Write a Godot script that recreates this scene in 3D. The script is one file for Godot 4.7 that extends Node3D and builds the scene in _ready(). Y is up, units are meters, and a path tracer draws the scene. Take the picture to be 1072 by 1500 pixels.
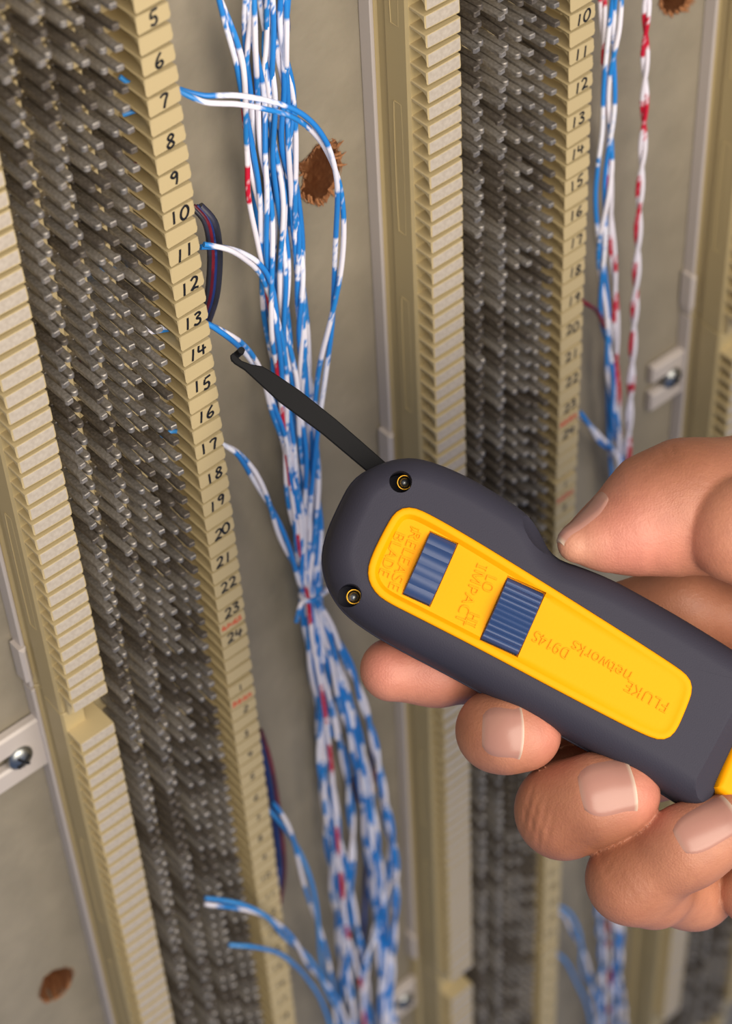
extends Node3D
# A hand holds a punch-down tool over telephone wiring blocks on a painted panel. Geometry is written in millimetres and scaled to metres when committed.
const MM := 0.001
const PITCH := 5.08
var M := {}
var used := {}
var rng := RandomNumberGenerator.new()

# ---------------------------------------------------------------- mesh collector
class Soup:
	var v := PackedVector3Array()
	var n := PackedVector3Array()
	var c := PackedColorArray()

	func add(t: PackedVector3Array, angle := 40.0, col := PackedColorArray(), orient := true) -> void:
		var vol := 0.0
		if orient:
			var o := t[0]
			for i in range(0, t.size(), 3):
				vol += (t[i] - o).dot((t[i + 1] - o).cross(t[i + 2] - o))
		var tt := t
		var cc := col
		if vol < 0.0:
			tt = PackedVector3Array(); tt.resize(t.size())
			if col.size():
				cc = PackedColorArray(); cc.resize(t.size())
			for i in range(0, t.size(), 3):
				tt[i] = t[i]; tt[i + 1] = t[i + 2]; tt[i + 2] = t[i + 1]
				if col.size():
					cc[i] = col[i]; cc[i + 1] = col[i + 2]; cc[i + 2] = col[i + 1]
		var fn := PackedVector3Array()
		var at := {}
		var keys := []
		keys.resize(tt.size())
		for i in range(0, tt.size(), 3):
			var f := (tt[i + 1] - tt[i]).cross(tt[i + 2] - tt[i])
			fn.append(f)
			for k in 3:
				var key := Vector3i((tt[i + k] * 2000.0).round())
				keys[i + k] = key
				if at.has(key):
					at[key].append(i / 3)
				else:
					at[key] = [i / 3]
		var lim := cos(deg_to_rad(angle))
		for i in tt.size():
			var f := fn[i / 3]
			var fu := f.normalized()
			var s := Vector3.ZERO
			for j in at[keys[i]]:
				if fn[j].normalized().dot(fu) >= lim:
					s += fn[j]
			n.append(s.normalized() if s.length_squared() > 0.0 else Vector3.UP)
		v.append_array(tt)
		if cc.size():
			c.append_array(cc)

	func loft(rings: Array, cap0 := true, cap1 := true, angle := 40.0, cols := []) -> void:
		var t := PackedVector3Array()
		var k := PackedColorArray()
		var cnt: int = rings[0].size()
		for r in rings.size() - 1:
			var a: PackedVector3Array = rings[r]
			var b: PackedVector3Array = rings[r + 1]
			for i in cnt:
				var j := (i + 1) % cnt
				t.append_array([a[i], a[j], b[j], a[i], b[j], b[i]])
				if cols.size():
					var ca: PackedColorArray = cols[r]
					var cb: PackedColorArray = cols[r + 1]
					k.append_array([ca[i], ca[j], cb[j], ca[i], cb[j], cb[i]])
		for e in 2:
			if not [cap0, cap1][e]:
				continue
			var a: PackedVector3Array = rings[0] if e == 0 else rings[-1]
			var m := Vector3.ZERO
			for p in a:
				m += p / cnt
			for i in cnt:
				var j := (i + 1) % cnt
				t.append_array([m, a[j], a[i]] if e == 0 else [m, a[i], a[j]])
				if cols.size():
					var ca: PackedColorArray = cols[0] if e == 0 else cols[-1]
					k.append_array([ca[i], ca[j], ca[i]] if e == 0 else [ca[i], ca[i], ca[j]])
		add(t, angle, k)

	# polygon in x,y pushed from z = d0 to d1, edges chamfered
	func prism(poly: PackedVector2Array, d0: float, d1: float, bevel: float, xf := Transform3D.IDENTITY, angle := 30.0, top_scale := 1.0) -> void:
		var p := poly
		if Geometry2D.is_polygon_clockwise(p):
			p = p.duplicate(); p.reverse()
		var q := Soup.inset(p, bevel)
		var rings := [[q, d0], [p, d0 + bevel], [p, d1 - bevel], [q, d1]] if bevel > 0.0 else [[p, d0], [p, d1]]
		var t := PackedVector3Array()
		var cnt := p.size()
		var cy := 0.0
		for a in p:
			cy += a.y / cnt
		var lift := func(a: Vector2, d: float) -> Vector3:
			var f: float = lerp(1.0, top_scale, (d - d0) / (d1 - d0))
			return xf * Vector3(a.x, cy + (a.y - cy) * f, d)
		for r in rings.size() - 1:
			for i in cnt:
				var j := (i + 1) % cnt
				var a0 = lift.call(rings[r][0][i], rings[r][1])
				var a1 = lift.call(rings[r][0][j], rings[r][1])
				var b0 = lift.call(rings[r + 1][0][i], rings[r + 1][1])
				var b1 = lift.call(rings[r + 1][0][j], rings[r + 1][1])
				t.append_array([a0, a1, b1, a0, b1, b0])
		var face: PackedVector2Array = rings[0][0]
		var ix := Geometry2D.triangulate_polygon(face)
		for i in range(0, ix.size(), 3):
			var a := face[ix[i]]
			var b := face[ix[i + 1]]
			var d := face[ix[i + 2]]
			if (b - a).cross(d - a) < 0.0:
				var sw := b
				b = d; d = sw
			t.append_array([lift.call(a, d1), lift.call(b, d1), lift.call(d, d1), lift.call(a, d0), lift.call(d, d0), lift.call(b, d0)])
		add(t, angle)

	static func inset(p: PackedVector2Array, by: float) -> PackedVector2Array:
		var out := PackedVector2Array()
		var cnt := p.size()
		for i in cnt:
			var a := (p[i] - p[(i + cnt - 1) % cnt]).normalized()
			var b := (p[(i + 1) % cnt] - p[i]).normalized()
			var na := Vector2(-a.y, a.x)
			var nb := Vector2(-b.y, b.x)
			var m := (na + nb).normalized()
			out.append(p[i] + m * by / maxf(0.45, m.dot(na)))
		return out

	func box(a: Vector3, b: Vector3, bevel := 0.2, xf := Transform3D.IDENTITY) -> void:
		prism(PackedVector2Array([Vector2(a.x, a.y), Vector2(b.x, a.y), Vector2(b.x, b.y), Vector2(a.x, b.y)]), a.z, b.z, bevel, xf)

	func tube(path: PackedVector3Array, radius: Variant, sides := 8, col := [], flat := Vector3.ZERO, squash := 1.0) -> void:
		var rings := []
		var up := Vector3.ZERO
		for i in path.size():
			var d := (path[mini(i + 1, path.size() - 1)] - path[maxi(i - 1, 0)]).normalized()
			if i == 0:
				up = d.cross(Vector3(0.31, 0.2, 0.93)).normalized()
			up = (up - d * up.dot(d)).normalized()
			var w := d.cross(up)
			var r: float = radius if radius is float else radius[i]
			var ring := PackedVector3Array()
			for k in sides:
				var a := TAU * k / sides
				var o := (up * cos(a) + w * sin(a)) * r
				if squash != 1.0:
					o -= flat * o.dot(flat) * (1.0 - squash)
				ring.append(path[i] + o)
			rings.append(ring)
		loft(rings, true, true, 60.0, col)

	func ball(at: Vector3, r: Vector3, xf := Transform3D.IDENTITY, rows := 8, cols := 12) -> void:
		var rings := []
		for i in range(0, rows + 1):
			var th := PI * clampf(float(i) / rows, 0.02, 0.98)
			var ring := PackedVector3Array()
			for k in cols:
				var ph := TAU * k / cols
				ring.append(xf * (at + Vector3(sin(th) * cos(ph), sin(th) * sin(ph), cos(th)) * r))
			rings.append(ring)
		loft(rings, true, true, 60.0)

	func mesh(mat: Material, into: ArrayMesh = null) -> ArrayMesh:
		var m := into if into else ArrayMesh.new()
		var pos := PackedVector3Array(); pos.resize(v.size())
		var nor := PackedVector3Array(); nor.resize(v.size())
		var has := c.size() == v.size()
		var col := PackedColorArray()
		if has:
			col.resize(v.size())
		for i in range(0, v.size(), 3):
			for k in 3:
				var s: int = i + [0, 2, 1][k]
				pos[i + k] = v[s] * 0.001
				nor[i + k] = n[s]
				if has:
					col[i + k] = c[s]
		var arr := []
		arr.resize(Mesh.ARRAY_MAX)
		arr[Mesh.ARRAY_VERTEX] = pos
		arr[Mesh.ARRAY_NORMAL] = nor
		if has:
			arr[Mesh.ARRAY_COLOR] = col
		m.add_surface_from_arrays(Mesh.PRIMITIVE_TRIANGLES, arr)
		m.surface_set_material(m.get_surface_count() - 1, mat)
		return m

# ---------------------------------------------------------------- naming helpers
func numbered(called: String) -> String:
	var k: int = used.get(called, -1) + 1
	used[called] = k
	return called if k == 0 else "%s_%03d" % [called, k]

func tag(o: Node, label := "", category := "", group := "", kind := "") -> void:
	if label: o.set_meta("label", label)
	if category: o.set_meta("category", category)
	if group: o.set_meta("group", group)
	if kind: o.set_meta("kind", kind)

func thing(called: String, label: String, category: String, at := Vector3.ZERO, group := "") -> Node3D:
	var o := Node3D.new()
	o.name = numbered(called)
	add_child(o)
	o.position = at * MM
	tag(o, label, category, group)
	return o

func piece(called: String, mesh: Mesh, parent: Node, at := Vector3.ZERO) -> MeshInstance3D:
	var o := MeshInstance3D.new()
	o.mesh = mesh
	if parent == self:
		o.name = numbered(called)
		add_child(o)
	else:
		var k: int = parent.get_meta("n_" + called, -1) + 1
		parent.set_meta("n_" + called, k)
		o.name = called if k == 0 else "%s_%03d" % [called, k]
		parent.add_child(o, true)
	o.position = at * MM
	return o

func flat3(a: Array) -> PackedVector3Array:
	var out := PackedVector3Array()
	for i in range(0, a.size(), 3):
		out.append(Vector3(a[i], a[i + 1], a[i + 2]))
	return out

func flat2(a: Array) -> PackedVector2Array:
	var out := PackedVector2Array()
	for i in range(0, a.size(), 2):
		out.append(Vector2(a[i], a[i + 1]))
	return out

func spline(p: PackedVector3Array, step: float) -> PackedVector3Array:
	var out := PackedVector3Array()
	for i in p.size() - 1:
		var a := p[maxi(i - 1, 0)]
		var d := p[mini(i + 2, p.size() - 1)]
		var cnt := maxi(2, int(p[i].distance_to(p[i + 1]) / step))
		for k in cnt:
			out.append(p[i].cubic_interpolate(p[i + 1], a, d, float(k) / cnt))
	out.append(p[-1])
	return out

func chaikin(p: PackedVector2Array, times: int) -> PackedVector2Array:
	for t in times:
		var q := PackedVector2Array()
		for i in p.size():
			var a := p[i]
			var b := p[(i + 1) % p.size()]
			q.append(a.lerp(b, 0.25)); q.append(a.lerp(b, 0.75))
		p = q
	return p

func resample(p: PackedVector2Array, cnt: int) -> PackedVector2Array:
	var total := 0.0
	for i in p.size():
		total += p[i].distance_to(p[(i + 1) % p.size()])
	var out := PackedVector2Array()
	var want := 0.0
	var run := 0.0
	for i in p.size():
		var a := p[i]
		var b := p[(i + 1) % p.size()]
		var l := a.distance_to(b)
		while want < run + l - 1e-6 and out.size() < cnt:
			out.append(a.lerp(b, (want - run) / l))
			want += total / cnt
		run += l
	return out

# ---------------------------------------------------------------- materials
func noise(freq: float, seed_: int, octaves := 4, kind := FastNoiseLite.TYPE_SIMPLEX_SMOOTH) -> FastNoiseLite:
	var f := FastNoiseLite.new()
	f.seed = seed_
	f.frequency = freq
	f.noise_type = kind
	f.fractal_octaves = octaves
	return f

func noise_tex(freq: float, seed_: int, lo := Color.BLACK, hi := Color.WHITE, octaves := 4, size := 512) -> NoiseTexture2D:
	var t := NoiseTexture2D.new()
	t.width = size; t.height = size
	t.seamless = true
	t.noise = noise(freq, seed_, octaves)
	var g := Gradient.new()
	g.set_color(0, lo); g.set_color(1, hi)
	t.color_ramp = g
	return t

func mat(col: Color, rough: float, metal := 0.0) -> StandardMaterial3D:
	var m := StandardMaterial3D.new()
	m.albedo_color = col
	m.roughness = rough
	m.metallic = metal
	return m

func relief(m: StandardMaterial3D, tex: Texture2D, tile_mm: float, height_mm: float) -> void:
	m.uv1_triplanar = true
	m.uv1_scale = Vector3.ONE * (1000.0 / tile_mm)
	m.heightmap_enabled = true
	m.heightmap_texture = tex
	m.heightmap_scale = height_mm * 0.1

func tint(m: StandardMaterial3D, tex: Texture2D, tile_mm: float) -> void:
	m.uv1_triplanar = true
	m.uv1_scale = Vector3.ONE * (1000.0 / tile_mm)
	m.albedo_texture = tex
	m.albedo_color = Color.WHITE

func make_materials() -> void:
	M.panel = mat(Color.WHITE, 0.55)
	tint(M.panel, noise_tex(0.006, 3, Color(0.510, 0.478, 0.412), Color(0.565, 0.529, 0.459), 5), 90.0)
	M.panel.heightmap_enabled = true
	M.panel.heightmap_texture = noise_tex(0.03, 5, Color.BLACK, Color.WHITE, 3)
	M.panel.heightmap_scale = 0.012
	M.cream = mat(Color(0.722, 0.651, 0.486), 0.42)
	relief(M.cream, noise_tex(0.02, 7), 25.0, 0.02)
	M.cream_side = mat(Color(0.698, 0.627, 0.455), 0.5)
	M.ochre = mat(Color(0.745, 0.608, 0.373), 0.5)
	M.cap = mat(Color.WHITE, 0.5)
	tint(M.cap, noise_tex(0.02, 11, Color(0.651, 0.608, 0.549), Color(0.729, 0.690, 0.631), 5), 18.0)
	M.bracket = mat(Color(0.729, 0.694, 0.667), 0.4)
	M.clips = []
	for k in 3:
		var m := mat(Color.WHITE, [0.5, 0.55, 0.44][k], 0.6)
		tint(m, noise_tex(0.03, 20 + k, [Color(0.510, 0.486, 0.455), Color(0.33, 0.30, 0.27), Color(0.46, 0.44, 0.42)][k], [Color(0.698, 0.675, 0.643), Color(0.50, 0.47, 0.43), Color(0.66, 0.64, 0.61)][k], 4, 256), 9.0)
		M.clips.append(m)
	M.ink = mat(Color(0.05, 0.05, 0.06), 0.5)
	M.red_ink = mat(Color(0.78, 0.36, 0.24), 0.6)
	M.wood = mat(Color.WHITE, 0.85)
	tint(M.wood, noise_tex(0.02, 31, Color(0.46, 0.28, 0.16), Color(0.74, 0.52, 0.33), 5), 14.0)
	M.wood.uv1_scale = Vector3(90, 30, 90)
	M.wood.heightmap_enabled = true
	M.wood.heightmap_texture = noise_tex(0.05, 33)
	M.wood.heightmap_scale = 0.04
	M.steel = mat(Color(0.64, 0.65, 0.64), 0.36, 1.0)
	M.wire = mat(Color.WHITE, 0.38)
	M.wire.vertex_color_use_as_albedo = true
	M.tool = mat(Color(0.208, 0.204, 0.247), 0.62)
	M.tool.metallic_specular = 0.3
	relief(M.tool, noise_tex(0.06, 41, Color.BLACK, Color.WHITE, 2), 13.0, 0.04)
	M.tool_side = mat(Color(0.196, 0.196, 0.235), 0.45)
	M.yellow = mat(Color(0.953, 0.627, 0.020), 0.5)
	M.yellow.metallic_specular = 0.22
	relief(M.yellow, noise_tex(0.05, 43, Color.BLACK, Color.WHITE, 2), 30.0, 0.012)
	M.text = mat(Color(0.933, 0.600, 0.016), 0.5)
	M.text.metallic_specular = 0.22
	M.slider = mat(Color(0.149, 0.243, 0.412), 0.42)
	M.dark = mat(Color(0.03, 0.03, 0.035), 0.6)
	M.blade = mat(Color(0.10, 0.10, 0.103), 0.62)
	M.blade.metallic_specular = 0.25
	relief(M.blade, noise_tex(0.06, 47, Color.BLACK, Color.WHITE, 3), 12.0, 0.02)
	M.brass = mat(Color(0.78, 0.58, 0.18), 0.3, 0.9)
	M.skin = mat(Color.WHITE, 0.5)
	M.skin.vertex_color_use_as_albedo = true
	M.skin.uv1_triplanar = true
	M.skin.uv1_scale = Vector3.ONE * 75.0
	M.skin.heightmap_enabled = true
	M.skin.heightmap_texture = skin_relief()
	M.skin.heightmap_scale = 0.03
	M.nail = mat(Color.WHITE, 0.3)
	M.nail.vertex_color_use_as_albedo = true

func skin_relief() -> ImageTexture:
	var im := Image.create(512, 512, false, Image.FORMAT_RGB8)
	var f := noise(0.05, 51, 3, FastNoiseLite.TYPE_CELLULAR)
	var g := noise(0.012, 52, 2)
	for y in 512:
		for x in 512:
			var w := 0.0
			# four-way blend keeps the tile seamless
			var fx := x / 512.0
			var fy := y / 512.0
			w = lerp(lerp(f.get_noise_2d(x, y), f.get_noise_2d(x - 512, y), fx), lerp(f.get_noise_2d(x, y - 512), f.get_noise_2d(x - 512, y - 512), fx), fy)
			var h := clampf(0.5 + w * 0.5 + 0.2 * g.get_noise_2d(x, y) * sin(PI * fx) * sin(PI * fy), 0.0, 1.0)
			im.set_pixel(x, y, Color(h, h, h))
	return ImageTexture.create_from_image(im)

# ---------------------------------------------------------------- wires
var wire_tones := {
	"blue": [Color(0.022, 0.21, 0.60), Color(0.78, 0.78, 0.86)],
	"white": [Color(0.80, 0.77, 0.83), Color(0.02, 0.22, 0.60)],
	"red": [Color(0.76, 0.72, 0.78), Color(0.52, 0.008, 0.035)],
	"navy": [Color(0.012, 0.03, 0.13), Color(0.03, 0.06, 0.22)],
	"maroon": [Color(0.09, 0.006, 0.012), Color(0.16, 0.008, 0.018)],
	"plain": [Color(0.03, 0.24, 0.62), Color(0.05, 0.28, 0.66)],
	"black": [Color(0.02, 0.02, 0.03), Color(0.03, 0.03, 0.05)],
}

func wire(path: PackedVector3Array, tone: String, label: String, group := "", r := 0.7, share := 0.36) -> MeshInstance3D:
	var p := spline(path, 0.9)
	var ends: Array = wire_tones[tone]
	# patches of the second colour follow one another along the wire, with ragged ends
	var cols := []
	var left := rng.randf_range(2.0, 9.0)
	var on := rng.randf() < share
	var soft := 0
	for i in p.size():
		if i:
			left -= p[i].distance_to(p[i - 1])
		if left <= 0.0:
			on = not on
			left = rng.randf_range(5.0, 17.0) if on else rng.randf_range(8.0, 34.0) * (0.36 / share)
			soft = rng.randi_range(0, 3)
		var ring := PackedColorArray()
		for k in 8:
			var t := 1.0 if on else 0.0
			if soft > 0 and rng.randf() < 0.4:
				t = 1.0 - t
			if on and rng.randf() < 0.10:
				t = 0.6
			var col: Color = ends[0].lerp(ends[1], t)
			ring.append(col)
		soft -= 1
		cols.append(ring)
	var s := Soup.new()
	s.tube(p, r, 8, cols)
	var o := piece("wire", s.mesh(M.wire), self)
	tag(o, label, "wire", group)
	return o

# two strands laid loosely around one another
func pair(path: PackedVector3Array, label0: String, label1: String, tones := ["blue", "white"], group := "", turn := 34.0, gap := 0.72, r := 0.66) -> void:
	var p := spline(path, 4.0)
	var run := rng.randf_range(0.0, turn)
	var a := PackedVector3Array()
	var b := PackedVector3Array()
	for i in p.size():
		if i:
			run += p[i].distance_to(p[i - 1])
		var d := (p[mini(i + 1, p.size() - 1)] - p[maxi(i - 1, 0)]).normalized()
		var u := d.cross(Vector3(0.1, 0.2, 0.97)).normalized()
		var w := d.cross(u)
		var o := (u * cos(TAU * run / turn) + w * sin(TAU * run / turn)) * gap
		a.append(p[i] + o); b.append(p[i] - o)
	wire(a, tones[0], label0, group, r, 0.3 if tones[0] == "blue" else 0.4)
	wire(b, tones[1], label1, group, r, 0.48)

# ---------------------------------------------------------------- handwriting
const STROKES := {
	"0": [[0.3, 1.0, 0.05, 0.75, 0.0, 0.3, 0.2, 0.0, 0.5, 0.15, 0.6, 0.6, 0.45, 0.95, 0.25, 1.0]],
	"1": [[0.32, 1.0, 0.3, 0.5, 0.26, 0.0]],
	"2": [[0.02, 0.8, 0.25, 1.0, 0.5, 0.85, 0.45, 0.5, 0.05, 0.0, 0.3, 0.08, 0.62, 0.02]],
	"3": [[0.05, 0.9, 0.35, 1.0, 0.52, 0.8, 0.22, 0.56, 0.5, 0.4, 0.5, 0.12, 0.25, 0.0, 0.0, 0.12]],
	"4": [[0.1, 0.95, 0.05, 0.45, 0.65, 0.5], [0.45, 0.85, 0.4, 0.0]],
	"5": [[0.15, 0.9, 0.1, 0.5, 0.4, 0.55, 0.52, 0.25, 0.35, 0.0, 0.05, 0.05], [0.15, 0.95, 0.62, 1.05]],
	"6": [[0.42, 1.0, 0.1, 0.6, 0.02, 0.2, 0.25, 0.0, 0.5, 0.18, 0.4, 0.42, 0.08, 0.32]],
	"7": [[0.0, 0.85, 0.2, 1.0, 0.52, 0.92, 0.42, 0.5, 0.36, 0.0]],
	"8": [[0.3, 0.52, 0.08, 0.75, 0.28, 1.0, 0.5, 0.8, 0.3, 0.52, 0.02, 0.25, 0.22, 0.0, 0.52, 0.2, 0.3, 0.52]],
	"9": [[0.48, 0.75, 0.25, 0.55, 0.05, 0.75, 0.28, 1.0, 0.5, 0.8, 0.42, 0.3, 0.32, 0.0]],
}

func written(number: int, m: Material, h: float, pen: float) -> ArrayMesh:
	var s := Soup.new()
	var txt := str(number)
	var x := -0.38 * h * (txt.length() - 1) - 0.26 * h
	for ch in txt:
		var skew := rng.randf_range(-0.06, 0.14)
		var dy := rng.randf_range(-0.12, 0.12) * h
		for st in STROKES[ch]:
			var p := PackedVector3Array()
			for i in range(0, st.size(), 2):
				p.append(Vector3(x + (st[i] + skew * st[i + 1]) * h, dy + (st[i + 1] - 0.5) * h, 0))
			s.tube(spline(p, 0.25), pen, 6, [], Vector3(0, 0, 1), 0.25)
		x += 0.8 * h
	return s.mesh(m)

func scribble() -> ArrayMesh:
	var s := Soup.new()
	for k in 4:
		var p := PackedVector3Array()
		for i in 7:
			p.append(Vector3(-3.2 + k * 1.7 + i * 0.2, (0.9 if i % 2 else -0.9) + rng.randf_range(-0.4, 0.4), 0))
		s.tube(p, 0.26, 6, [], Vector3(0, 0, 1), 0.2)
	return s.mesh(M.red_ink)

# ---------------------------------------------------------------- the wiring block
var fin_right: ArrayMesh
var fin_left: ArrayMesh
var clip_meshes := []
var rib_mesh: ArrayMesh

func fin_profile(th: float, web: float) -> PackedVector2Array:
	# x = depth (z), y = height; flat top, the head flares at the front
	var p := PackedVector2Array()
	for a in [[0.0, 0.0], [-0.35, 0.42], [-0.9, 0.72], [-1.7, 0.9], [-2.8, 0.98], [-4.0, 1.0], [-14.0, 1.0]]:
		p.append(Vector2(a[0], (th - web) * a[1]))
	p.append(Vector2(-14.0, th)); p.append(Vector2(0.0, th))
	return p

func make_block_meshes() -> void:
	# profile x,y -> world z,y ; pushed along x
	var s := Soup.new()
	s.prism(fin_profile(4.45, 1.1), 0.0, 8.4, 0.32, Transform3D(Basis(Vector3(0, 0, 1), Vector3(0, 1, 0), Vector3(1, 0, 0)), Vector3.ZERO), 30.0, 0.85)
	fin_right = s.mesh(M.cream)
	s = Soup.new()
	s.prism(fin_profile(4.0, 1.1), 0.0, 10.6, 0.25, Transform3D(Basis(Vector3(0, 0, 1), Vector3(0, 1, 0), Vector3(-1, 0, 0)), Vector3.ZERO), 30.0, 0.9)
	fin_left = s.mesh(M.cream)
	# clip: a short tine with a round tip and a tall square one, joined at the root
	for k in 6:
		s = Soup.new()
		var side := 1.0 if k % 2 else -1.0
		var jr := rng.randf_range(-0.25, 0.25)
		var round_ := PackedVector2Array([Vector2(-0.95, -13)])
		for i in 7:
			var a := PI - PI * i / 6.0
			round_.append(Vector2(0.92 * cos(a), -1.9 + jr + 1.0 * sin(a)))
		round_.append(Vector2(0.95, -13))
		s.prism(round_, -0.75, 0.75, 0.22, Transform3D(Basis(Vector3(1, 0, 0), Vector3(0, 0, 1), Vector3(0, -1, 0)), Vector3(-1.2 * side, 0, 0)), 35.0)
		var tall := PackedVector2Array([Vector2(-0.85, -13), Vector2(-0.9, -0.4), Vector2(-0.6, 0.35 + jr), Vector2(0.9, 0.5 + jr), Vector2(1.25, 0.15), Vector2(1.2, -0.5), Vector2(0.85, -1.1), Vector2(0.85, -13)])
		s.prism(tall, -0.85, 0.55, 0.18, Transform3D(Basis(Vector3(side, 0, 0), Vector3(0, 0, 1), Vector3(0, -1, 0)), Vector3(1.2 * side, 0, 0)), 35.0)
		s.box(Vector3(-1.6, -0.6, -14), Vector3(1.6, 0.6, -10.5), 0.15)
		clip_meshes.append(s.mesh(M.clips[k / 2]))
	s = Soup.new()
	s.box(Vector3(-1.6, -2.0, -14), Vector3(1.6, 2.0, -8.2), 0.3)
	rib_mesh = s.mesh(M.cream)

func wiring_block(at: Vector3, label: String, first: int, last: int, number_size: float, lf0: int, lf1: int, red_after: Array) -> void:
	var t := thing("wiring_block", label, "wiring block", at)
	var s := Soup.new()
	# base slab and the two side walls (the left one sits higher up the panel)
	s.box(Vector3(-26, -118, -22), Vector3(26, 137, -12.4), 0.3)
	s.box(Vector3(21.5, -118, -21.8), Vector3(26.2, 137, -7.0), 0.4)
	piece("base", s.mesh(M.cream), t)
	s = Soup.new()
	var wall := flat2([-22.0, -29.0, -18.6, -29.0, -17.8, -27.9, -15.2, -27.6, -13.9, -28.9, -6.4, -29.3, -5.6, -28.8, -5.6, -23.0, -22.0, -23.0])
	s.prism(wall, -94.3, 160.5, 0.3, Transform3D(Basis(Vector3(0, 0, 1), Vector3(1, 0, 0), Vector3(0, 1, 0)), Vector3.ZERO))
	piece("side_wall", s.mesh(M.cream_side), t)
	s = Soup.new()
	s.box(Vector3(-28.0, -93.8, -9), Vector3(-18.3, -86.6, -3.4), 0.5)
	piece("end_saddle", s.mesh(M.cream), t)
	for k in 3:   # long shallow outlines moulded into the side wall
		s = Soup.new()
		var y0 := 100.0 - k * 62.0
		var ring := PackedVector3Array()
		for i in 33:
			var a := TAU * i / 32.0
			ring.append(Vector3(-29.1, y0 - 20 + clampf(sin(a) * 40.0, -20, 20), -10.3 + 1.6 * cos(a)))
		s.tube(ring, 0.16, 5)
		piece("moulded_outline", s.mesh(M.cream_side), t)
	# fins of the right fanning strip, two to a number
	for i in range((first - 1) * 2, last * 2):
		var y := 132.08 - PITCH * i
		var f := piece("fin", fin_right, t, Vector3(17.5, y + rng.randf_range(-0.06, 0.06), rng.randf_range(-0.12, 0.12)))
		f.rotation_degrees = Vector3(rng.randf_range(-0.5, 0.5), rng.randf_range(-0.8, 0.8), rng.randf_range(-0.5, 0.5))
		if i % 2 == 0 and (i / 2 + 1 < 25 or number_size < 2.5):
			var w := piece("handwritten_number", written(i / 2 + 1, M.ink, number_size, number_size * 0.1), f, Vector3(3.9 + rng.randf_range(-0.4, 0.6), 2.15, 0.03))
			w.rotation_degrees.z = rng.randf_range(-4, 4)
		elif red_after.has(i / 2 + 1):
			piece("red_pen_mark", scribble(), f, Vector3(3.9, 2.2, 0.03))
	for k in range(lf0, lf1):
		var f := piece("fin", fin_left, t, Vector3(-18.1, -85.1 - 4.0 + PITCH * k + rng.randf_range(-0.06, 0.06), 0.2 + rng.randf_range(-0.12, 0.12)))
		f.rotation_degrees = Vector3(rng.randf_range(-0.5, 0.5), rng.randf_range(-0.8, 0.8), rng.randf_range(-0.5, 0.5))
		piece("worn_cap", cap_mesh(), f)
	for i in range((first - 1) * 2, last * 2):
		var y := 132.08 - PITCH * i - 0.3
		for c in 4:
			var o := piece("clip", clip_meshes[rng.randi_range(0, 2) * 2 + (1 if c > 1 else 0)], t, Vector3([-11.9, -3.9, 3.2, 10.9][c], y, rng.randf_range(-0.3, 0.3)))
			o.rotation_degrees = Vector3(rng.randf_range(-1.6, 1.6), rng.randf_range(-2.2, 2.2), 0)
		piece("rib", rib_mesh, t, Vector3(-0.3, y, 0))
		piece("rib", rib_mesh, t, Vector3(-7.9, y, -0.6))
		piece("rib", rib_mesh, t, Vector3(7.1, y, -0.6))

var cap_: ArrayMesh
func cap_mesh() -> ArrayMesh:
	if cap_ == null:
		var s := Soup.new()
		s.box(Vector3(-10.2, 0.4, -0.25), Vector3(-0.35, 3.62, 0.06), 0.05)
		cap_ = s.mesh(M.cap)
	return cap_

func bracket(at: Vector3, label: String, ear: bool) -> void:
	var t := thing("mounting_bracket", label, "bracket", at)
	var s := Soup.new()
	s.box(Vector3(-30.2, -94.0, -22), Vector3(-29.05, 160, -17.6), 0.3)
	piece("side_rail", s.mesh(M.bracket), t)
	s = Soup.new()
	s.box(Vector3(-31.4, -90.5, -22), Vector3(-29.2, -77.5, -16.4), 0.8)
	piece("tab", s.mesh(M.bracket), t)
	if ear:
		s = Soup.new()
		# two arms with an open slot between them, joined beside the rail
		s.prism(flat2([-50, -108, -29, -108, -29, -127.5, -50, -127.5, -50, -120.2, -39.5, -120.2, -38.3, -119.4, -37.9, -117.8, -38.3, -116.2, -39.5, -115.4, -50, -115.4]) if at.x < 60 else flat2([-43.5, -109, -29, -109, -29, -127.5, -43.5, -127.5, -43.5, -120.2, -37.0, -120.2, -36, -119.4, -35.6, -117.8, -36, -116.2, -37.0, -115.4, -43.5, -115.4]), -22, -18.6, 0.7)
		piece("slotted_ear", s.mesh(M.bracket), t)
		var sc := Vector3(-37.4 if at.x < 60 else -35.0, -117.8, -18.4)
		s = Soup.new()
		s.ball(Vector3(0, 0, -0.3), Vector3(3.9, 3.9, 2.1), Transform3D(Basis(), sc), 8, 20)
		var sm := piece("screw", s.mesh(M.steel), t)
		s = Soup.new()
		s.box(Vector3(-2.4, -0.35, 1.3), Vector3(2.4, 0.35, 1.95), 0.05, Transform3D(Basis(Vector3(0, 0, 1), 0.6), sc))
		s.box(Vector3(-2.4, -0.35, 1.3), Vector3(2.4, 0.35, 1.94), 0.05, Transform3D(Basis(Vector3(0, 0, 1), 0.6 + PI / 2), sc))
		piece("cross_recess", s.mesh(M.dark), sm)

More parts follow.
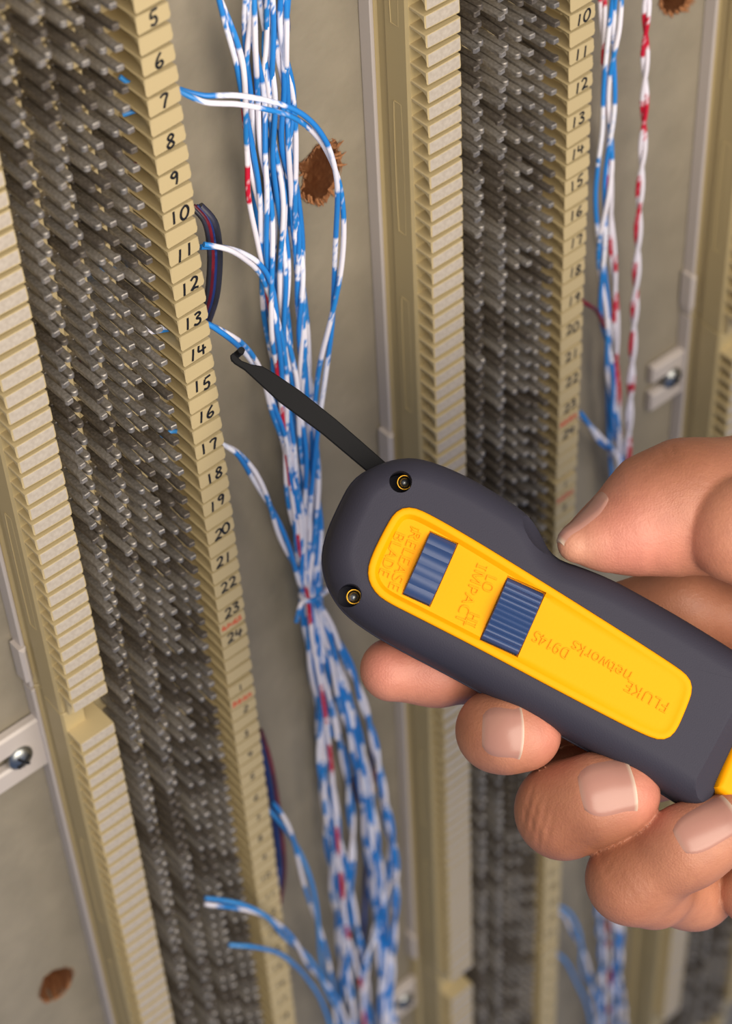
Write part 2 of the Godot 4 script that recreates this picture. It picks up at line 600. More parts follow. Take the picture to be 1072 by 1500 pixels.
# ---------------------------------------------------------------- solids cut with holes
func cut(base: ArrayMesh, cutters: Array, angle := 38.0) -> Soup:
	var root := CSGMesh3D.new()
	root.name = "cutting_solid"
	root.mesh = base
	add_child(root)
	for c in cutters:
		c.operation = CSGShape3D.OPERATION_SUBTRACTION
		root.add_child(c, true)
	var m := root.bake_static_mesh()
	var tries := 0
	while (m == null or m.get_surface_count() == 0) and tries < 5:
		await get_tree().process_frame
		m = root.bake_static_mesh()
		tries += 1
	var t := PackedVector3Array()
	for k in m.get_surface_count():
		var a := m.surface_get_arrays(k)
		var pos: PackedVector3Array = a[Mesh.ARRAY_VERTEX]
		if a[Mesh.ARRAY_INDEX] == null or a[Mesh.ARRAY_INDEX].size() == 0:
			for i in range(0, pos.size(), 3):
				t.append_array([pos[i], pos[i + 2], pos[i + 1]])
		else:
			var ix: PackedInt32Array = a[Mesh.ARRAY_INDEX]
			for i in range(0, ix.size(), 3):
				t.append_array([pos[ix[i]], pos[ix[i + 2]], pos[ix[i + 1]]])
	remove_child(root)
	root.free()
	var s := Soup.new()
	s.add(t, angle)
	return s

func unscaled(s: Soup) -> ArrayMesh:
	var m := ArrayMesh.new()
	var pos := PackedVector3Array(); pos.resize(s.v.size())
	for i in range(0, s.v.size(), 3):
		pos[i] = s.v[i]; pos[i + 1] = s.v[i + 2]; pos[i + 2] = s.v[i + 1]
	var arr := []
	arr.resize(Mesh.ARRAY_MAX)
	arr[Mesh.ARRAY_VERTEX] = pos
	m.add_surface_from_arrays(Mesh.PRIMITIVE_TRIANGLES, arr)
	return m

# rings of an outline: each [height, inset]; w may depend on the point
func shelled(outline: PackedVector2Array, layers: Array, soft := 3) -> Array:
	var cnt := outline.size()
	var nor := PackedVector2Array()
	for i in cnt:
		var d := (outline[(i + 1) % cnt] - outline[(i + cnt - 1) % cnt]).normalized()
		nor.append(Vector2(-d.y, d.x))
	for t in soft:
		var q := PackedVector2Array()
		for i in cnt:
			q.append((nor[i] * 2.0 + nor[(i + 1) % cnt] + nor[(i + cnt - 1) % cnt]).normalized())
		nor = q
	var rings := []
	for l in layers:
		var r := PackedVector3Array()
		for i in cnt:
			var p: Vector2 = outline[i] + nor[i] * l[1]
			var h: float = l[0] if not (l[0] is Callable) else l[0].call(p)
			r.append(Vector3(p.x, p.y, h))
		rings.append(r)
	return rings

func ccw(p: PackedVector2Array) -> PackedVector2Array:
	if Geometry2D.is_polygon_clockwise(p):
		p = p.duplicate()
		p.reverse()
	return p

# ---------------------------------------------------------------- the punch-down tool
func floor_height(p: Vector2) -> float:
	return -0.8 + (p.x + 32.0) * 0.0162

func tool_() -> void:
	var t := thing("punch_down_tool", "dark grey and yellow punch-down tool with a black blade, held in the hand", "tool", Vector3(35.95, -31.2, 89.66))
	t.basis = Basis(Vector3(0.759358, -0.041189, 0.649368), Vector3(0.497432, 0.680092, -0.538550), Vector3(-0.419448, 0.731969, 0.536922)) * Basis(Vector3(0, 0, 1), deg_to_rad(-29.3)) * Basis(Vector3(1, 0, 0), deg_to_rad(-6.0))
	var outline := ccw(resample(chaikin(flat2([-45.22, 18.72, -42.22, 22.68, -38.28, 25.6, -33.4, 27.13, -25.23, 28.07, -14.7, 27.9, -8.22, 27.18, -3.68, 24.67, -0.94, 22.55, 2.37, 21.62, 7.34, 22.67, 14.63, 23.64, 22.36, 23.8, 32.81, 23.76, 43.83, 23.33, 52.82, 22.81, 56.15, 21.2, 57.17, 16.88, 58.98, -6.93, 58.8, -11.58, 55.92, -13.9, 52.72, -13.78, 49.11, -13.55, 44.83, -13.34, 34.37, -13.3, 20.53, -13.42, 6.76, -13.67, -7.08, -13.79, -19.01, -14.22, -26.89, -14.12, -33.79, -13.3, -38.92, -10.95, -43.11, -7.19, -45.46, -3.28, -46.8, 1.92, -47.26, 7.42, -47.52, 12.87, -46.73, 16.12]), 2), 150))
	var rings := shelled(outline, [[-26.6, 5.5], [-25.4, 3.6], [-22.8, 1.5], [-19.0, 0.4], [-13.2, 0.0], [-12.9, 0.1], [-12.6, 0.6], [-12.2, 0.65], [-11.8, 0.3], [-8.0, 0.5], [-5.2, 1.0], [-3.4, 1.8], [-1.9, 3.0], [-0.8, 4.3], [-0.2, 5.6], [0.0, 6.6]], 6)
	var s := Soup.new()
	s.loft(rings, true, true, 40.0)
	var cutters := []
	for h in [[-37.59, 18.13], [-35.06, -9.47]]:
		var c := CSGCylinder3D.new()
		c.radius = 2.55; c.height = 26.0; c.sides = 28; c.smooth_faces = true
		c.rotation_degrees.x = 90
		c.position = Vector3(h[0], h[1], 1.5)
		cutters.append(c)
	var plate_outline := ccw(resample(chaikin(flat2([-30.65, -6.46, -33.74, -4.35, -35.27, -0.67, -35.69, 8.18, -35.4, 12.02, -33.2, 14.31, -29.22, 14.98, -16.12, 14.86, 10.62, 13.68, 35.74, 12.3, 39.98, 11.55, 41.92, 9.32, 42.54, 4.77, 43.01, -0.73, 41.78, -3.52, 38.31, -4.78, 21.3, -5.46, -4.47, -6.02, -21.47, -6.7, -27.23, -6.97]), 3), 120))
	var seat := CSGPolygon3D.new()
	seat.polygon = plate_outline
	seat.depth = 3.0
	seat.position.z = 1.1
	cutters.append(seat)
	var scoop := CSGSphere3D.new()   # thumb rest
	scoop.radius = 14.0; scoop.radial_segments = 48; scoop.rings = 32
	var sc := [0.2, 32.98]
	scoop.position = Vector3(sc[0], sc[1], 3.0)
	cutters.append(scoop)
	var ramp := CSGBox3D.new()      # the rear end falls away behind a ridge
	ramp.size = Vector3(40, 80, 20)
	ramp.rotation_degrees.y = 36.0
	var rg := [51.89, -0.44]
	ramp.position = Vector3(rg[0], 0, 0) + Vector3(sin(deg_to_rad(36.0)), 0, cos(deg_to_rad(36.0))) * 10.0 + Vector3(cos(deg_to_rad(36.0)), 0, -sin(deg_to_rad(36.0))) * 20.0
	ramp.position.y = rg[1]
	cutters.append(ramp)
	var body = await cut(unscaled(s), cutters, 30.0)
	piece("body", body.mesh(M.tool), t)
	# raised ridge band across the rear end, then the yellow end cap
	s = Soup.new()
	var cap_ring := ccw(resample(chaikin(flat2([56.75, -8.54, 55.91, -5.16, 54.35, 16.33, 54.73, 21.26, 61.39, 22.4, 77.15, 22.2, 80.66, 18.41, 82.34, -4.24, 79.93, -7.7, 68.3, -8.67]), 2), 60))
	s.loft(shelled(cap_ring, [[-26, 5.0], [-22, 0.8], [-14, 0.0], [-7.0, 0.1], [-3.4, 0.5], [-2.2, 1.2], [-1.7, 2.2]], 1), true, true)
	piece("end_cap", s.mesh(M.yellow), t)
	# yellow face plate with two slots
	s = Soup.new()
	s.loft(shelled(plate_outline, [[-1.85, 0.06], [0.15, 0.06], [0.5, 0.2], [0.68, 0.5], [0.72, 0.9], [0.66, 1.5], [0.5, 1.75], [func(p): return minf(floor_height(p) + 0.02, 0.45), 2.6], [floor_height, 3.4]], 2), true, true, 35.0)
	cutters = []
	var slots := [[-22.4, 4.32], [-1.21, 4.04]]
	for k in 2:
		var b := CSGBox3D.new()
		b.size = Vector3([7.0, 9.4][k], [15.6, 15.8][k], 6.0)
		b.position = Vector3(slots[k][0], slots[k][1], 1.4)
		b.rotation_degrees.z = 5.0
		cutters.append(b)
	var plate = await cut(unscaled(s), cutters)
	var pl := piece("face_plate", plate.mesh(M.yellow), t)
	for k in 2:
		s = Soup.new()
		s.box(Vector3(-3.2 - k * 1.2, -7.6, -2.2), Vector3(3.2 + k * 1.2, 7.6, -1.3), 0.0, Transform3D(Basis(Vector3(0, 0, 1), deg_to_rad(5.0)), Vector3(slots[k][0], slots[k][1], 0)))
		piece("slot_floor", s.mesh(M.dark), pl)
		# ribbed thumb wheel: arched along its length, ribs side by side
		s = Soup.new()
		var prof := PackedVector2Array()
		var len_ := 7.35
		var ribs: int = [6, 11][k]
		prof.append(Vector2(-len_, -1.2))
		for i in ribs * 4 + 1:
			var u := -1.0 + 2.0 * i / (ribs * 4.0)
			var arch: float = [1.6, 1.5][k] - [1.9, 1.9][k] * u * u
			var tooth: float = [0.32, 0.42][k] * absf(sin(PI * 0.5 * i / 2.0))
			prof.append(Vector2(u * len_, arch + tooth))
		prof.append(Vector2(len_, -1.2))
		var hw: float = [3.25, 4.45][k]
		s.prism(prof, -hw, hw, 0.12, Transform3D(Basis(Vector3(0, 0, 1), deg_to_rad(5.0)) * Basis(Vector3(0, 1, 0), Vector3(0, 0, 1), Vector3(1, 0, 0)), Vector3(slots[k][0], slots[k][1], 0.0)), 25.0)
		var w := piece("ribbed_slider", s.mesh(M.slider), t)
		w.set_meta("label", ["narrow blue slider with six broad ribs", "wide blue slider with many fine ribs"][k])
	# the two fastenings in their bores
	for h in [[-36.68, 18.99], [-34.06, -9.08]]:
		s = Soup.new()
		var ring := PackedVector3Array()
		for i in 25:
			ring.append(Vector3(cos(TAU * i / 24.0) * 1.6, sin(TAU * i / 24.0) * 1.6, -5.2))
		s.tube(ring, 0.22, 8)
		var b := piece("brass_ring", s.mesh(M.brass), t, Vector3(h[0], h[1], 0))
		s = Soup.new()
		s.ball(Vector3(0, 0, -6.3), Vector3(1.5, 1.5, 1.5), Transform3D.IDENTITY, 8, 16)
		piece("steel_pin", s.mesh(M.steel), b)
	# black blade: a flat bar with a hooked tip
	s = Soup.new()
	s.prism(flat2([-85.9, 26.18, -85.32, 25.46, -84.22, 25.03, -81.36, 24.9, -71.13, 22.45, -58.56, 20.81, -45.13, 18.24, -26.5, 14.77, -25.5, 22.33, -37.06, 21.22, -42.47, 22.19, -50.35, 23.86, -57.62, 25.36, -67.95, 27.04, -75.24, 27.65, -78.23, 27.71, -80.84, 26.77, -82.93, 26.46, -84.5, 26.8, -85.67, 27.01]), -16.8, -15.5, 0.25, Transform3D.IDENTITY, 25.0)
	s.tube(spline(flat3([-84.73, 25.96, -16.2, -85.11, 26.63, -18.5, -84.89, 27.8, -19.3, -84.45, 28.57, -18.2, -84.39, 28.78, -17.2]), 0.4), 0.85, 8)
	piece("blade", s.mesh(M.blade), t)
	# raised lettering; each line reads as it does on the tool
	var down := Basis(Vector3(0, -1, 0), Vector3(1, 0, 0), Vector3(0, 0, 1))
	var back := Basis(Vector3(-1, 0, 0), Vector3(0, -1, 0), Vector3(0, 0, 1))
	for l in [["RELEASE", [-28.19, 3.15], 1.5, down, 1.2], ["BLADE", [-31.37, 2.93], 1.5, down, 1.15], ["LO", [-9.27, 7.88], 2.05, down, 1.0], ["HI", [-8.64, -1.03], 2.05, down, 1.0], ["IMPACT", [-11.72, 3.87], 2.05, down, 1.25], ["FLUKE", [33.6, 3.05], 1.95, back, 1.25], ["networks", [21.01, 5.04], 2.2, back, 1.15], ["D914S", [9.44, 2.71], 1.4, back, 1.0]]:
		var tm := TextMesh.new()
		var sf := SystemFont.new()
		sf.font_names = PackedStringArray(["Droid Sans"])
		tm.font = sf
		tm.text = l[0]
		tm.font_size = 32
		tm.pixel_size = l[2] * MM / 32.0 * 1.35
		tm.depth = 0.5 * MM
		tm.curve_step = 3.0
		tm.material = M.text
		var at := Vector2(l[1][0], l[1][1])
		var o := piece("embossed_lettering", tm, pl, Vector3(at.x, at.y, floor_height(at) + 0.10))
		var slope := atan((floor_height(at + Vector2(0.5, 0)) - floor_height(at - Vector2(0.5, 0))))
		o.basis = Basis(Vector3(0, 1, 0), -slope) * (Basis(Vector3(0, 0, 1), deg_to_rad(7.0)) if l[3] == down else Basis()) * l[3] * Basis.from_scale(Vector3(l[4], 1, 1))
	s = Soup.new()
	var tri := [[-30.71, 10.47], [-28.75, 10.7], [-28.4, 9.15]]
	var loop := PackedVector3Array()
	for k in 4:
		loop.append(Vector3(tri[k % 3][0], tri[k % 3][1], floor_height(Vector2(tri[k % 3][0], tri[k % 3][1])) + 0.05))
	s.tube(loop, 0.16, 6)
	piece("embossed_arrow", s.mesh(M.text), pl)

# ---------------------------------------------------------------- the hand (distance field, surface nets)
var prims := []      # a, b, ra, rb, group
var grooves := []    # centre, plane normal, reach, depth, width
func bone(group: int, pts: Array) -> void:
	for i in range(0, pts.size() - 4, 4):
		prims.append([Vector3(pts[i], pts[i + 1], pts[i + 2]), Vector3(pts[i + 4], pts[i + 5], pts[i + 6]), float(pts[i + 3]), float(pts[i + 7]), group])

func field(p: Vector3, which: Array, gr: Array) -> float:
	var total := 1e9
	for g in which:
		var d := 1e9
		for q in g:
			var ab: Vector3 = q[1] - q[0]
			var pa: Vector3 = p - q[0]
			var h := clampf(pa.dot(ab) / ab.length_squared(), 0.0, 1.0)
			var e: float = (pa - ab * h).length() - (q[2] + (q[3] - q[2]) * h)
			var k := maxf(4.0 - absf(d - e), 0.0)
			d = minf(d, e) - k * k / 16.0
		var k2 := maxf(0.9 - absf(total - d), 0.0)
		total = minf(total, d) - k2 * k2 / 3.6
	for g in gr:
		var off: Vector3 = p - g[0]
		var far: float = off.length() / g[2]
		if far < 1.0:
			var x: float = off.dot(g[1]) / g[4]
			total += g[3] * exp(-x * x) * (1.0 - far * far)
	return total

func near(p: Vector3, reach: float) -> Array:
	var by := {}
	for q in prims:
		var ab: Vector3 = q[1] - q[0]
		var pa: Vector3 = p - q[0]
		var h := clampf(pa.dot(ab) / ab.length_squared(), 0.0, 1.0)
		if (pa - ab * h).length() - maxf(q[2], q[3]) < reach:
			if not by.has(q[4]):
				by[q[4]] = []
			by[q[4]].append(q)
	return by.values()

func near_grooves(p: Vector3, reach: float) -> Array:
	return grooves.filter(func(g): return p.distance_to(g[0]) < g[2] + reach)

var skin_spots := []   # centre, reach, colour
func skin_colour(p: Vector3) -> Color:
	var c := Color(0.4342, 0.1812, 0.1046)
	for s in skin_spots:
		var w := exp(-(p - s[0]).length_squared() / (s[1] * s[1]))
		c = c.lerp(s[2], w * 0.8)
	var f := mottle.get_noise_3dv(p * 1.0) * 0.10 + mottle.get_noise_3dv(p * 5.0) * 0.05
	# nothing but pigment: a little mottling
	return Color(c.r * (1.0 + f), c.g * (1.0 + f * 1.3), c.b * (1.0 + f * 1.3))

var mottle: FastNoiseLite
func mesh_field(lo: Vector3, hi: Vector3, cell: float, mat_: Material) -> ArrayMesh:
	mottle = noise(0.12, 77, 3)
	var nb := 8
	var bs := cell * nb
	var dims := Vector3i(((hi - lo) / bs).ceil())
	var idx := {}
	var pos := PackedVector3Array()
	var quads := []
	var half := bs * 0.866 + 0.6
	for bz in dims.z:
		for by in dims.y:
			for bx in dims.x:
				var o := lo + Vector3(bx, by, bz) * bs
				var mid := o + Vector3.ONE * bs * 0.5
				var which := near(mid, half + 5.0)
				if which.is_empty():
					continue
				if absf(field(mid, which, [])) > half + 1.0:
					continue
				var gr := near_grooves(mid, half)
				var n1 := nb + 1
				var val := PackedFloat32Array()
				val.resize(n1 * n1 * n1)
				var some_in := false
				var some_out := false
				for z in n1:
					for y in n1:
						for x in n1:
							var d := field(o + Vector3(x, y, z) * cell, which, gr)
							val[(z * n1 + y) * n1 + x] = d
							if d < 0.0: some_in = true
							else: some_out = true
				if not (some_in and some_out):
					continue
				for z in nb:
					for y in nb:
						for x in nb:
							var b := (z * n1 + y) * n1 + x
							var v := [val[b], val[b + 1], val[b + n1], val[b + n1 + 1], val[b + n1 * n1], val[b + n1 * n1 + 1], val[b + n1 * n1 + n1], val[b + n1 * n1 + n1 + 1]]
							var cnt := 0
							for k in 8:
								if v[k] < 0.0: cnt += 1
							if cnt == 0 or cnt == 8:
								continue
							var sum := Vector3.ZERO
							var m := 0
							for e in EDGES:
								var a: float = v[e[0]]
								var c: float = v[e[1]]
								if (a < 0.0) != (c < 0.0):
									var f := a / (a - c)
									sum += CORNER[e[0]].lerp(CORNER[e[1]], f)
									m += 1
							var key := Vector3i(bx * nb + x, by * nb + y, bz * nb + z)
							idx[key] = pos.size()
							pos.append(o + (Vector3(x, y, z) + sum / m) * cell)
							if (v[0] < 0.0) != (v[1] < 0.0): quads.append([key, 0, v[0] < 0.0])
							if (v[0] < 0.0) != (v[2] < 0.0): quads.append([key, 1, v[0] < 0.0])
							if (v[0] < 0.0) != (v[4] < 0.0): quads.append([key, 2, v[0] < 0.0])
	var nor := PackedVector3Array()
	nor.resize(pos.size())
	var tri := PackedInt32Array()
	for q in quads:
		var k: Vector3i = q[0]
		var u: Vector3i = [Vector3i(0, 1, 0), Vector3i(0, 0, 1), Vector3i(1, 0, 0)][q[1]]
		var w: Vector3i = [Vector3i(0, 0, 1), Vector3i(1, 0, 0), Vector3i(0, 1, 0)][q[1]]
		var ids := [idx.get(k, -1), idx.get(k - u, -1), idx.get(k - u - w, -1), idx.get(k - w, -1)]
		if ids.has(-1):
			continue
		if not q[2]:
			ids.reverse()
		for f in [[0, 1, 2], [0, 2, 3]]:
			var a: int = ids[f[0]]
			var b: int = ids[f[1]]
			var c: int = ids[f[2]]
			var nn := (pos[b] - pos[a]).cross(pos[c] - pos[a])
			nor[a] += nn; nor[b] += nn; nor[c] += nn
			tri.append_array([a, c, b])
	var out := PackedVector3Array()
	out.resize(pos.size())
	var col := PackedColorArray()
	col.resize(pos.size())
	for i in pos.size():
		nor[i] = nor[i].normalized()
		out[i] = pos[i] * MM
		col[i] = skin_colour(pos[i])
	var arr := []
	arr.resize(Mesh.ARRAY_MAX)
	arr[Mesh.ARRAY_VERTEX] = out
	arr[Mesh.ARRAY_NORMAL] = nor
	arr[Mesh.ARRAY_COLOR] = col
	arr[Mesh.ARRAY_INDEX] = tri
	var me := ArrayMesh.new()
	me.add_surface_from_arrays(Mesh.PRIMITIVE_TRIANGLES, arr)
	me.surface_set_material(0, mat_)
	return me

const CORNER := [Vector3(0, 0, 0), Vector3(1, 0, 0), Vector3(0, 1, 0), Vector3(1, 1, 0), Vector3(0, 0, 1), Vector3(1, 0, 1), Vector3(0, 1, 1), Vector3(1, 1, 1)]
const EDGES := [[0, 1], [2, 3], [4, 5], [6, 7], [0, 2], [1, 3], [4, 6], [5, 7], [0, 4], [1, 5], [2, 6], [3, 7]]

func onto_skin(p: Vector3, n: Vector3) -> Vector3:
	var q := p + n * 9.0
	for i in 40:
		var which := near(q, 30.0)
		var d := field(q, which, [])
		if d < 0.02:
			return q
		q -= n * d * 0.9
		if p.distance_to(q) > 9.0 and (q - p).dot(n) < 0.0:
			break
	return Vector3.INF

# a nail plate laid on the skin: c its middle, a towards the free edge, n out of the finger
func nail(parent: Node, c: Vector3, a: Vector3, n: Vector3, half_len: float, half_wid: float, over: float) -> void:
	a = (a - n * a.dot(n)).normalized()
	var b := n.cross(a)
	var nu := 14
	var nv := 16
	var top := []
	for i in nu + 1:
		var row := []
		for j in nv + 1:
			var u := -1.0 + 2.0 * i / nu
			var w := -1.0 + 2.0 * j / nv
			var wid := half_wid * (sqrt(maxf(0.0, 1.0 - pow(maxf(0.0, -u), 2.6))) * 0.86 + 0.14) * (1.0 - 0.04 * maxf(u, 0.0))
			var len_ := half_len * u + (0.10 * half_len * (1.0 - w * w) if u > 0.0 else 0.0) * u
			var base := c + a * len_ + b * (wid * w)
			var s := onto_skin(base, n)
			var edge := minf(minf(1.0 - absf(w), 1.0 + u) * 5.0, 1.0)
			if u > 0.6:
				s = s + n * (over * (u - 0.6) / 0.4)
			row.append(s + n * (-0.30 + 0.62 * edge) if s.is_finite() else s)
		top.append(row)
	var t := PackedVector3Array()
	var k := PackedColorArray()
	for i in nu:
		for j in nv:
			var q := [top[i][j], top[i + 1][j], top[i + 1][j + 1], top[i][j + 1]]
			if not (q[0].is_finite() and q[1].is_finite() and q[2].is_finite() and q[3].is_finite()):
				continue
			for m in [0, 1, 2, 0, 2, 3]:
				t.append(q[m])
				var ii: int = i + (1 if m == 1 or m == 2 else 0)
				k.append(Color(0.56, 0.44, 0.33) if ii >= nu else (Color(0.40, 0.20, 0.155) if ii > 1 else Color(0.42, 0.235, 0.18)))
	for j in nv:      # the thickness of the free edge
		var p0: Vector3 = top[nu][j]
		var p1: Vector3 = top[nu][j + 1]
		if not (p0.is_finite() and p1.is_finite()):
			continue
		t.append_array([p0, p0 - n * 0.8, p1 - n * 0.8, p0, p1 - n * 0.8, p1])
		for m in 6: k.append(Color(0.60, 0.45, 0.33))
	var sp := Soup.new()
	if (t[1] - t[0]).cross(t[2] - t[0]).dot(n) < 0.0:
		for i in range(0, t.size(), 3):
			var x := t[i + 1]
			t[i + 1] = t[i + 2]; t[i + 2] = x
			var y := k[i + 1]
			k[i + 1] = k[i + 2]; k[i + 2] = y
	sp.add(t, 50.0, k, false)
	piece("fingernail", sp.mesh(M.nail), parent)

func hand() -> void:
	var t := thing("person", "right hand gripping the tool, thumb on its upper edge, fingers curled underneath", "person", Vector3(48.52, -39.39, 110.64))
	t.basis = Basis(Vector3(0.759358, -0.041189, 0.649368), Vector3(0.497432, 0.680092, -0.538550), Vector3(-0.419448, 0.731969, 0.536922))
	bone(1, [-8.24, 30.69, -6, 3.99, -2.2, 31.74, -8, 6.16, 3.46, 33.58, -9, 8.8, 9.86, 36.66, -12, 12.73, 17.91, 39.15, -14, 14.81, 30.1, 39.16, -17, 16.46])
	bone(1, [-7.4, 31.04, -15, 4.06, -1.36, 32.27, -16, 6.26, 4.27, 33.84, -16, 8.92, 10.12, 36.82, -14, 12.78])
	bone(6, [28.26, 34.09, -4, 12.23, 45.19, 30.11, -14, 15.59, 67.82, 13.43, -38, 17.95])
	bone(0, [67.82, 13.43, -38, 17.95, 90.91, -16.63, -45, 24.79, 116.22, -29.05, -52, 27.62])
	bone(0, [31.25, 12.34, -44, 9.9, 54.75, 8.1, -46, 15.73, 71.31, -11.77, -46, 18.21])
	bone(0, [36.72, -50.96, -28, 8.97, 55.18, -40.7, -40, 16.38, 88.91, -28.81, -50, 23.35])
	bone(0, [14.69, -23.47, -50, 9.67, 56.56, -10.9, -55, 13.46])
	bone(2, [-49.19, 1.41, -21, 7.43, -38.67, 1.84, -24, 8.58, -28.88, 2.93, -29, 9.14, -1.84, 8.27, -43, 9.88, 21, 16.37, -38, 9.79, 39.5, 12.34, -44, 10.89])
	bone(3, [-18.38, -12.67, -10, 7.27, -22.1, -12.2, -10, 8.35, -25.32, -11.88, -13, 8.56])
	bone(3, [-25.26, -11.97, -14, 8.57, -8.69, -7.95, -40, 9.5, 35.87, 2.75, -52, 10.38])
	bone(4, [2.73, -25.87, -8, 8.47, -2.87, -26.92, -9, 9.72, -9.99, -30.21, -14, 10.44])
	bone(4, [-9.9, -30.34, -15, 10.46, -3.39, -26.43, -44, 10.23, 43.28, -14.36, -56, 11.13])
	bone(5, [27.19, -31.94, -4, 7.64, 17.54, -36.98, -6, 8.9, 5.32, -45.79, -13, 9.65])
	bone(5, [5.44, -45.95, -14, 9.66, 10.63, -48.49, -18, 9.43])
	bone(5, [12.18, -49.49, -24, 8.9, 22.67, -51.49, -36, 9.43, 46.65, -34.6, -56, 10.45])
	grooves.append([Vector3(-18.84, -29.11, -8), Vector3(0.946, -0.254, 0.203), 7.00, 0.36, 0.38])
	grooves.append([Vector3(-17.3, -31.42, -8), Vector3(0.946, -0.254, 0.203), 7.00, 0.36, 0.38])
	grooves.append([Vector3(-15.29, -32.19, -8), Vector3(0.946, -0.254, 0.203), 7.00, 0.36, 0.38])
	grooves.append([Vector3(-13.29, -32.65, -8), Vector3(0.946, -0.254, 0.203), 7.00, 0.36, 0.38])
	grooves.append([Vector3(-2.2, -40.97, -8), Vector3(0.836, 0.491, 0.246), 8.00, 0.26, 0.38])
	grooves.append([Vector3(-0.2, -42.51, -8), Vector3(0.836, 0.491, 0.246), 8.00, 0.26, 0.38])
	grooves.append([Vector3(2.12, -44.36, -8), Vector3(0.836, 0.491, 0.246), 8.00, 0.26, 0.38])
	grooves.append([Vector3(4.27, -45.28, -8), Vector3(0.836, 0.491, 0.246), 8.00, 0.26, 0.38])
	grooves.append([Vector3(13.71, 51.72, -6), Vector3(0.958, 0.287, 0.000), 4.00, 0.30, 0.40])
	grooves.append([Vector3(11.71, 50.49, -6), Vector3(0.958, 0.287, 0.000), 4.00, 0.25, 0.40])
	grooves.append([Vector3(22.76, 16.62, -40), Vector3(1.000, 0.000, 0.000), 6.00, 0.60, 0.60])
	skin_spots.append([Vector3(-51.45, 3.61, -14), 9.0, Color(0.5906, 0.2159, 0.1559)])
	skin_spots.append([Vector3(-38.92, 3.48, -16), 8.0, Color(0.5906, 0.2159, 0.1559)])
	skin_spots.append([Vector3(-13.92, -11.96, -6), 7.0, Color(0.5906, 0.2159, 0.1559)])
	skin_spots.append([Vector3(7.2, -25.4, -3), 7.0, Color(0.5906, 0.2159, 0.1559)])
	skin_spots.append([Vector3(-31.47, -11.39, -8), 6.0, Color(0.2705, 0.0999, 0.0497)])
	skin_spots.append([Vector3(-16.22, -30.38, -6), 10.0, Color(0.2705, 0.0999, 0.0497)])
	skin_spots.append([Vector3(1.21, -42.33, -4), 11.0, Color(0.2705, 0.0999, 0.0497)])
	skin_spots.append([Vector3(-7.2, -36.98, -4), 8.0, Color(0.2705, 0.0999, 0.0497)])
	skin_spots.append([Vector3(4.55, 30.33, 0), 14.0, Color(0.5906, 0.2159, 0.1559)])
	skin_spots.append([Vector3(-9.49, 29.5, -4), 6.0, Color(0.6038, 0.2961, 0.1878)])
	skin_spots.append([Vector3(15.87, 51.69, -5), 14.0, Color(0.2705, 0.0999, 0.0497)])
	var body := mesh_field(Vector3(-64, -72, -92), Vector3(136, 62, 12), 0.7, M.skin)
	piece("hand", body, t)
	nail(t, Vector3(-5.28, 35.13, -8), Vector3(-0.84, -0.54, 0).normalized(), Vector3(-0.42, 0.74, 0.5).normalized(), 7.40, 5.00, 0.20)
	nail(t, Vector3(-25.14, -11.36, -3), Vector3(0.96, -0.05, 0.1).normalized(), Vector3(0.1, -0.05, 1).normalized(), 4.40, 6.00, 0.30)
	nail(t, Vector3(-2.08, -23.68, 1), Vector3(0.96, 0.18, 0.1).normalized(), Vector3(0.02, 0, 1).normalized(), 6.20, 6.30, 0.30)
	nail(t, Vector3(19.41, -31.74, 4), Vector3(0.87, 0.49, 0.05).normalized(), Vector3(-0.05, 0.12, 1).normalized(), 7.20, 5.00, 0.30)

# ---------------------------------------------------------------- scene
func _ready() -> void:
	rng.seed = 20240
	var cam := Camera3D.new()
	cam.name = "camera"
	cam.keep_aspect = Camera3D.KEEP_HEIGHT
	var at := CameraAttributesPhysical.new()
	at.frustum_focal_length = 52.76
	at.frustum_focus_distance = 0.512
	at.exposure_aperture = 9.5
	at.frustum_near = 0.02
	at.frustum_far = 20.0
	cam.attributes = at
	cam.fov = 25.627
	cam.near = 0.02
	cam.far = 20.0
	add_child(cam)
	cam.transform = Transform3D(Basis(Vector3(0.759358, -0.041189, 0.649368), Vector3(0.497432, 0.680092, -0.538550), Vector3(-0.419448, 0.731969, 0.536922)), Vector3(-184.26, 354.65, 322.84) * MM)
	cam.current = true
	var env := Environment.new()
	env.background_mode = Environment.BG_COLOR
	env.background_color = Color(0.66, 0.77, 1.0)
	env.background_energy_multiplier = 0.42
	env.tonemap_mode = Environment.TONE_MAPPER_LINEAR
	env.tonemap_exposure = 0.66
	env.sdfgi_enabled = true
	env.ssao_enabled = true
	env.ssil_enabled = true
	var we := WorldEnvironment.new()
	we.name = "surroundings"
	we.environment = env
	add_child(we)
	var key := AreaLight3D.new()
	key.name = "softbox_light"
	key.area_size = Vector2(0.9, 0.9)
	key.light_energy = 2.05
	key.light_color = Color(1.0, 0.95, 0.88)
	key.shadow_enabled = true
	add_child(key)
	key.look_at_from_position(Vector3(-60, 380, 640) * MM, Vector3(90, -60, 0) * MM, Vector3(0, 1, 0.1))
	make_materials()
	await panel_wall()
	make_block_meshes()
	blocks()
	hand()
	await tool_()
	wires()

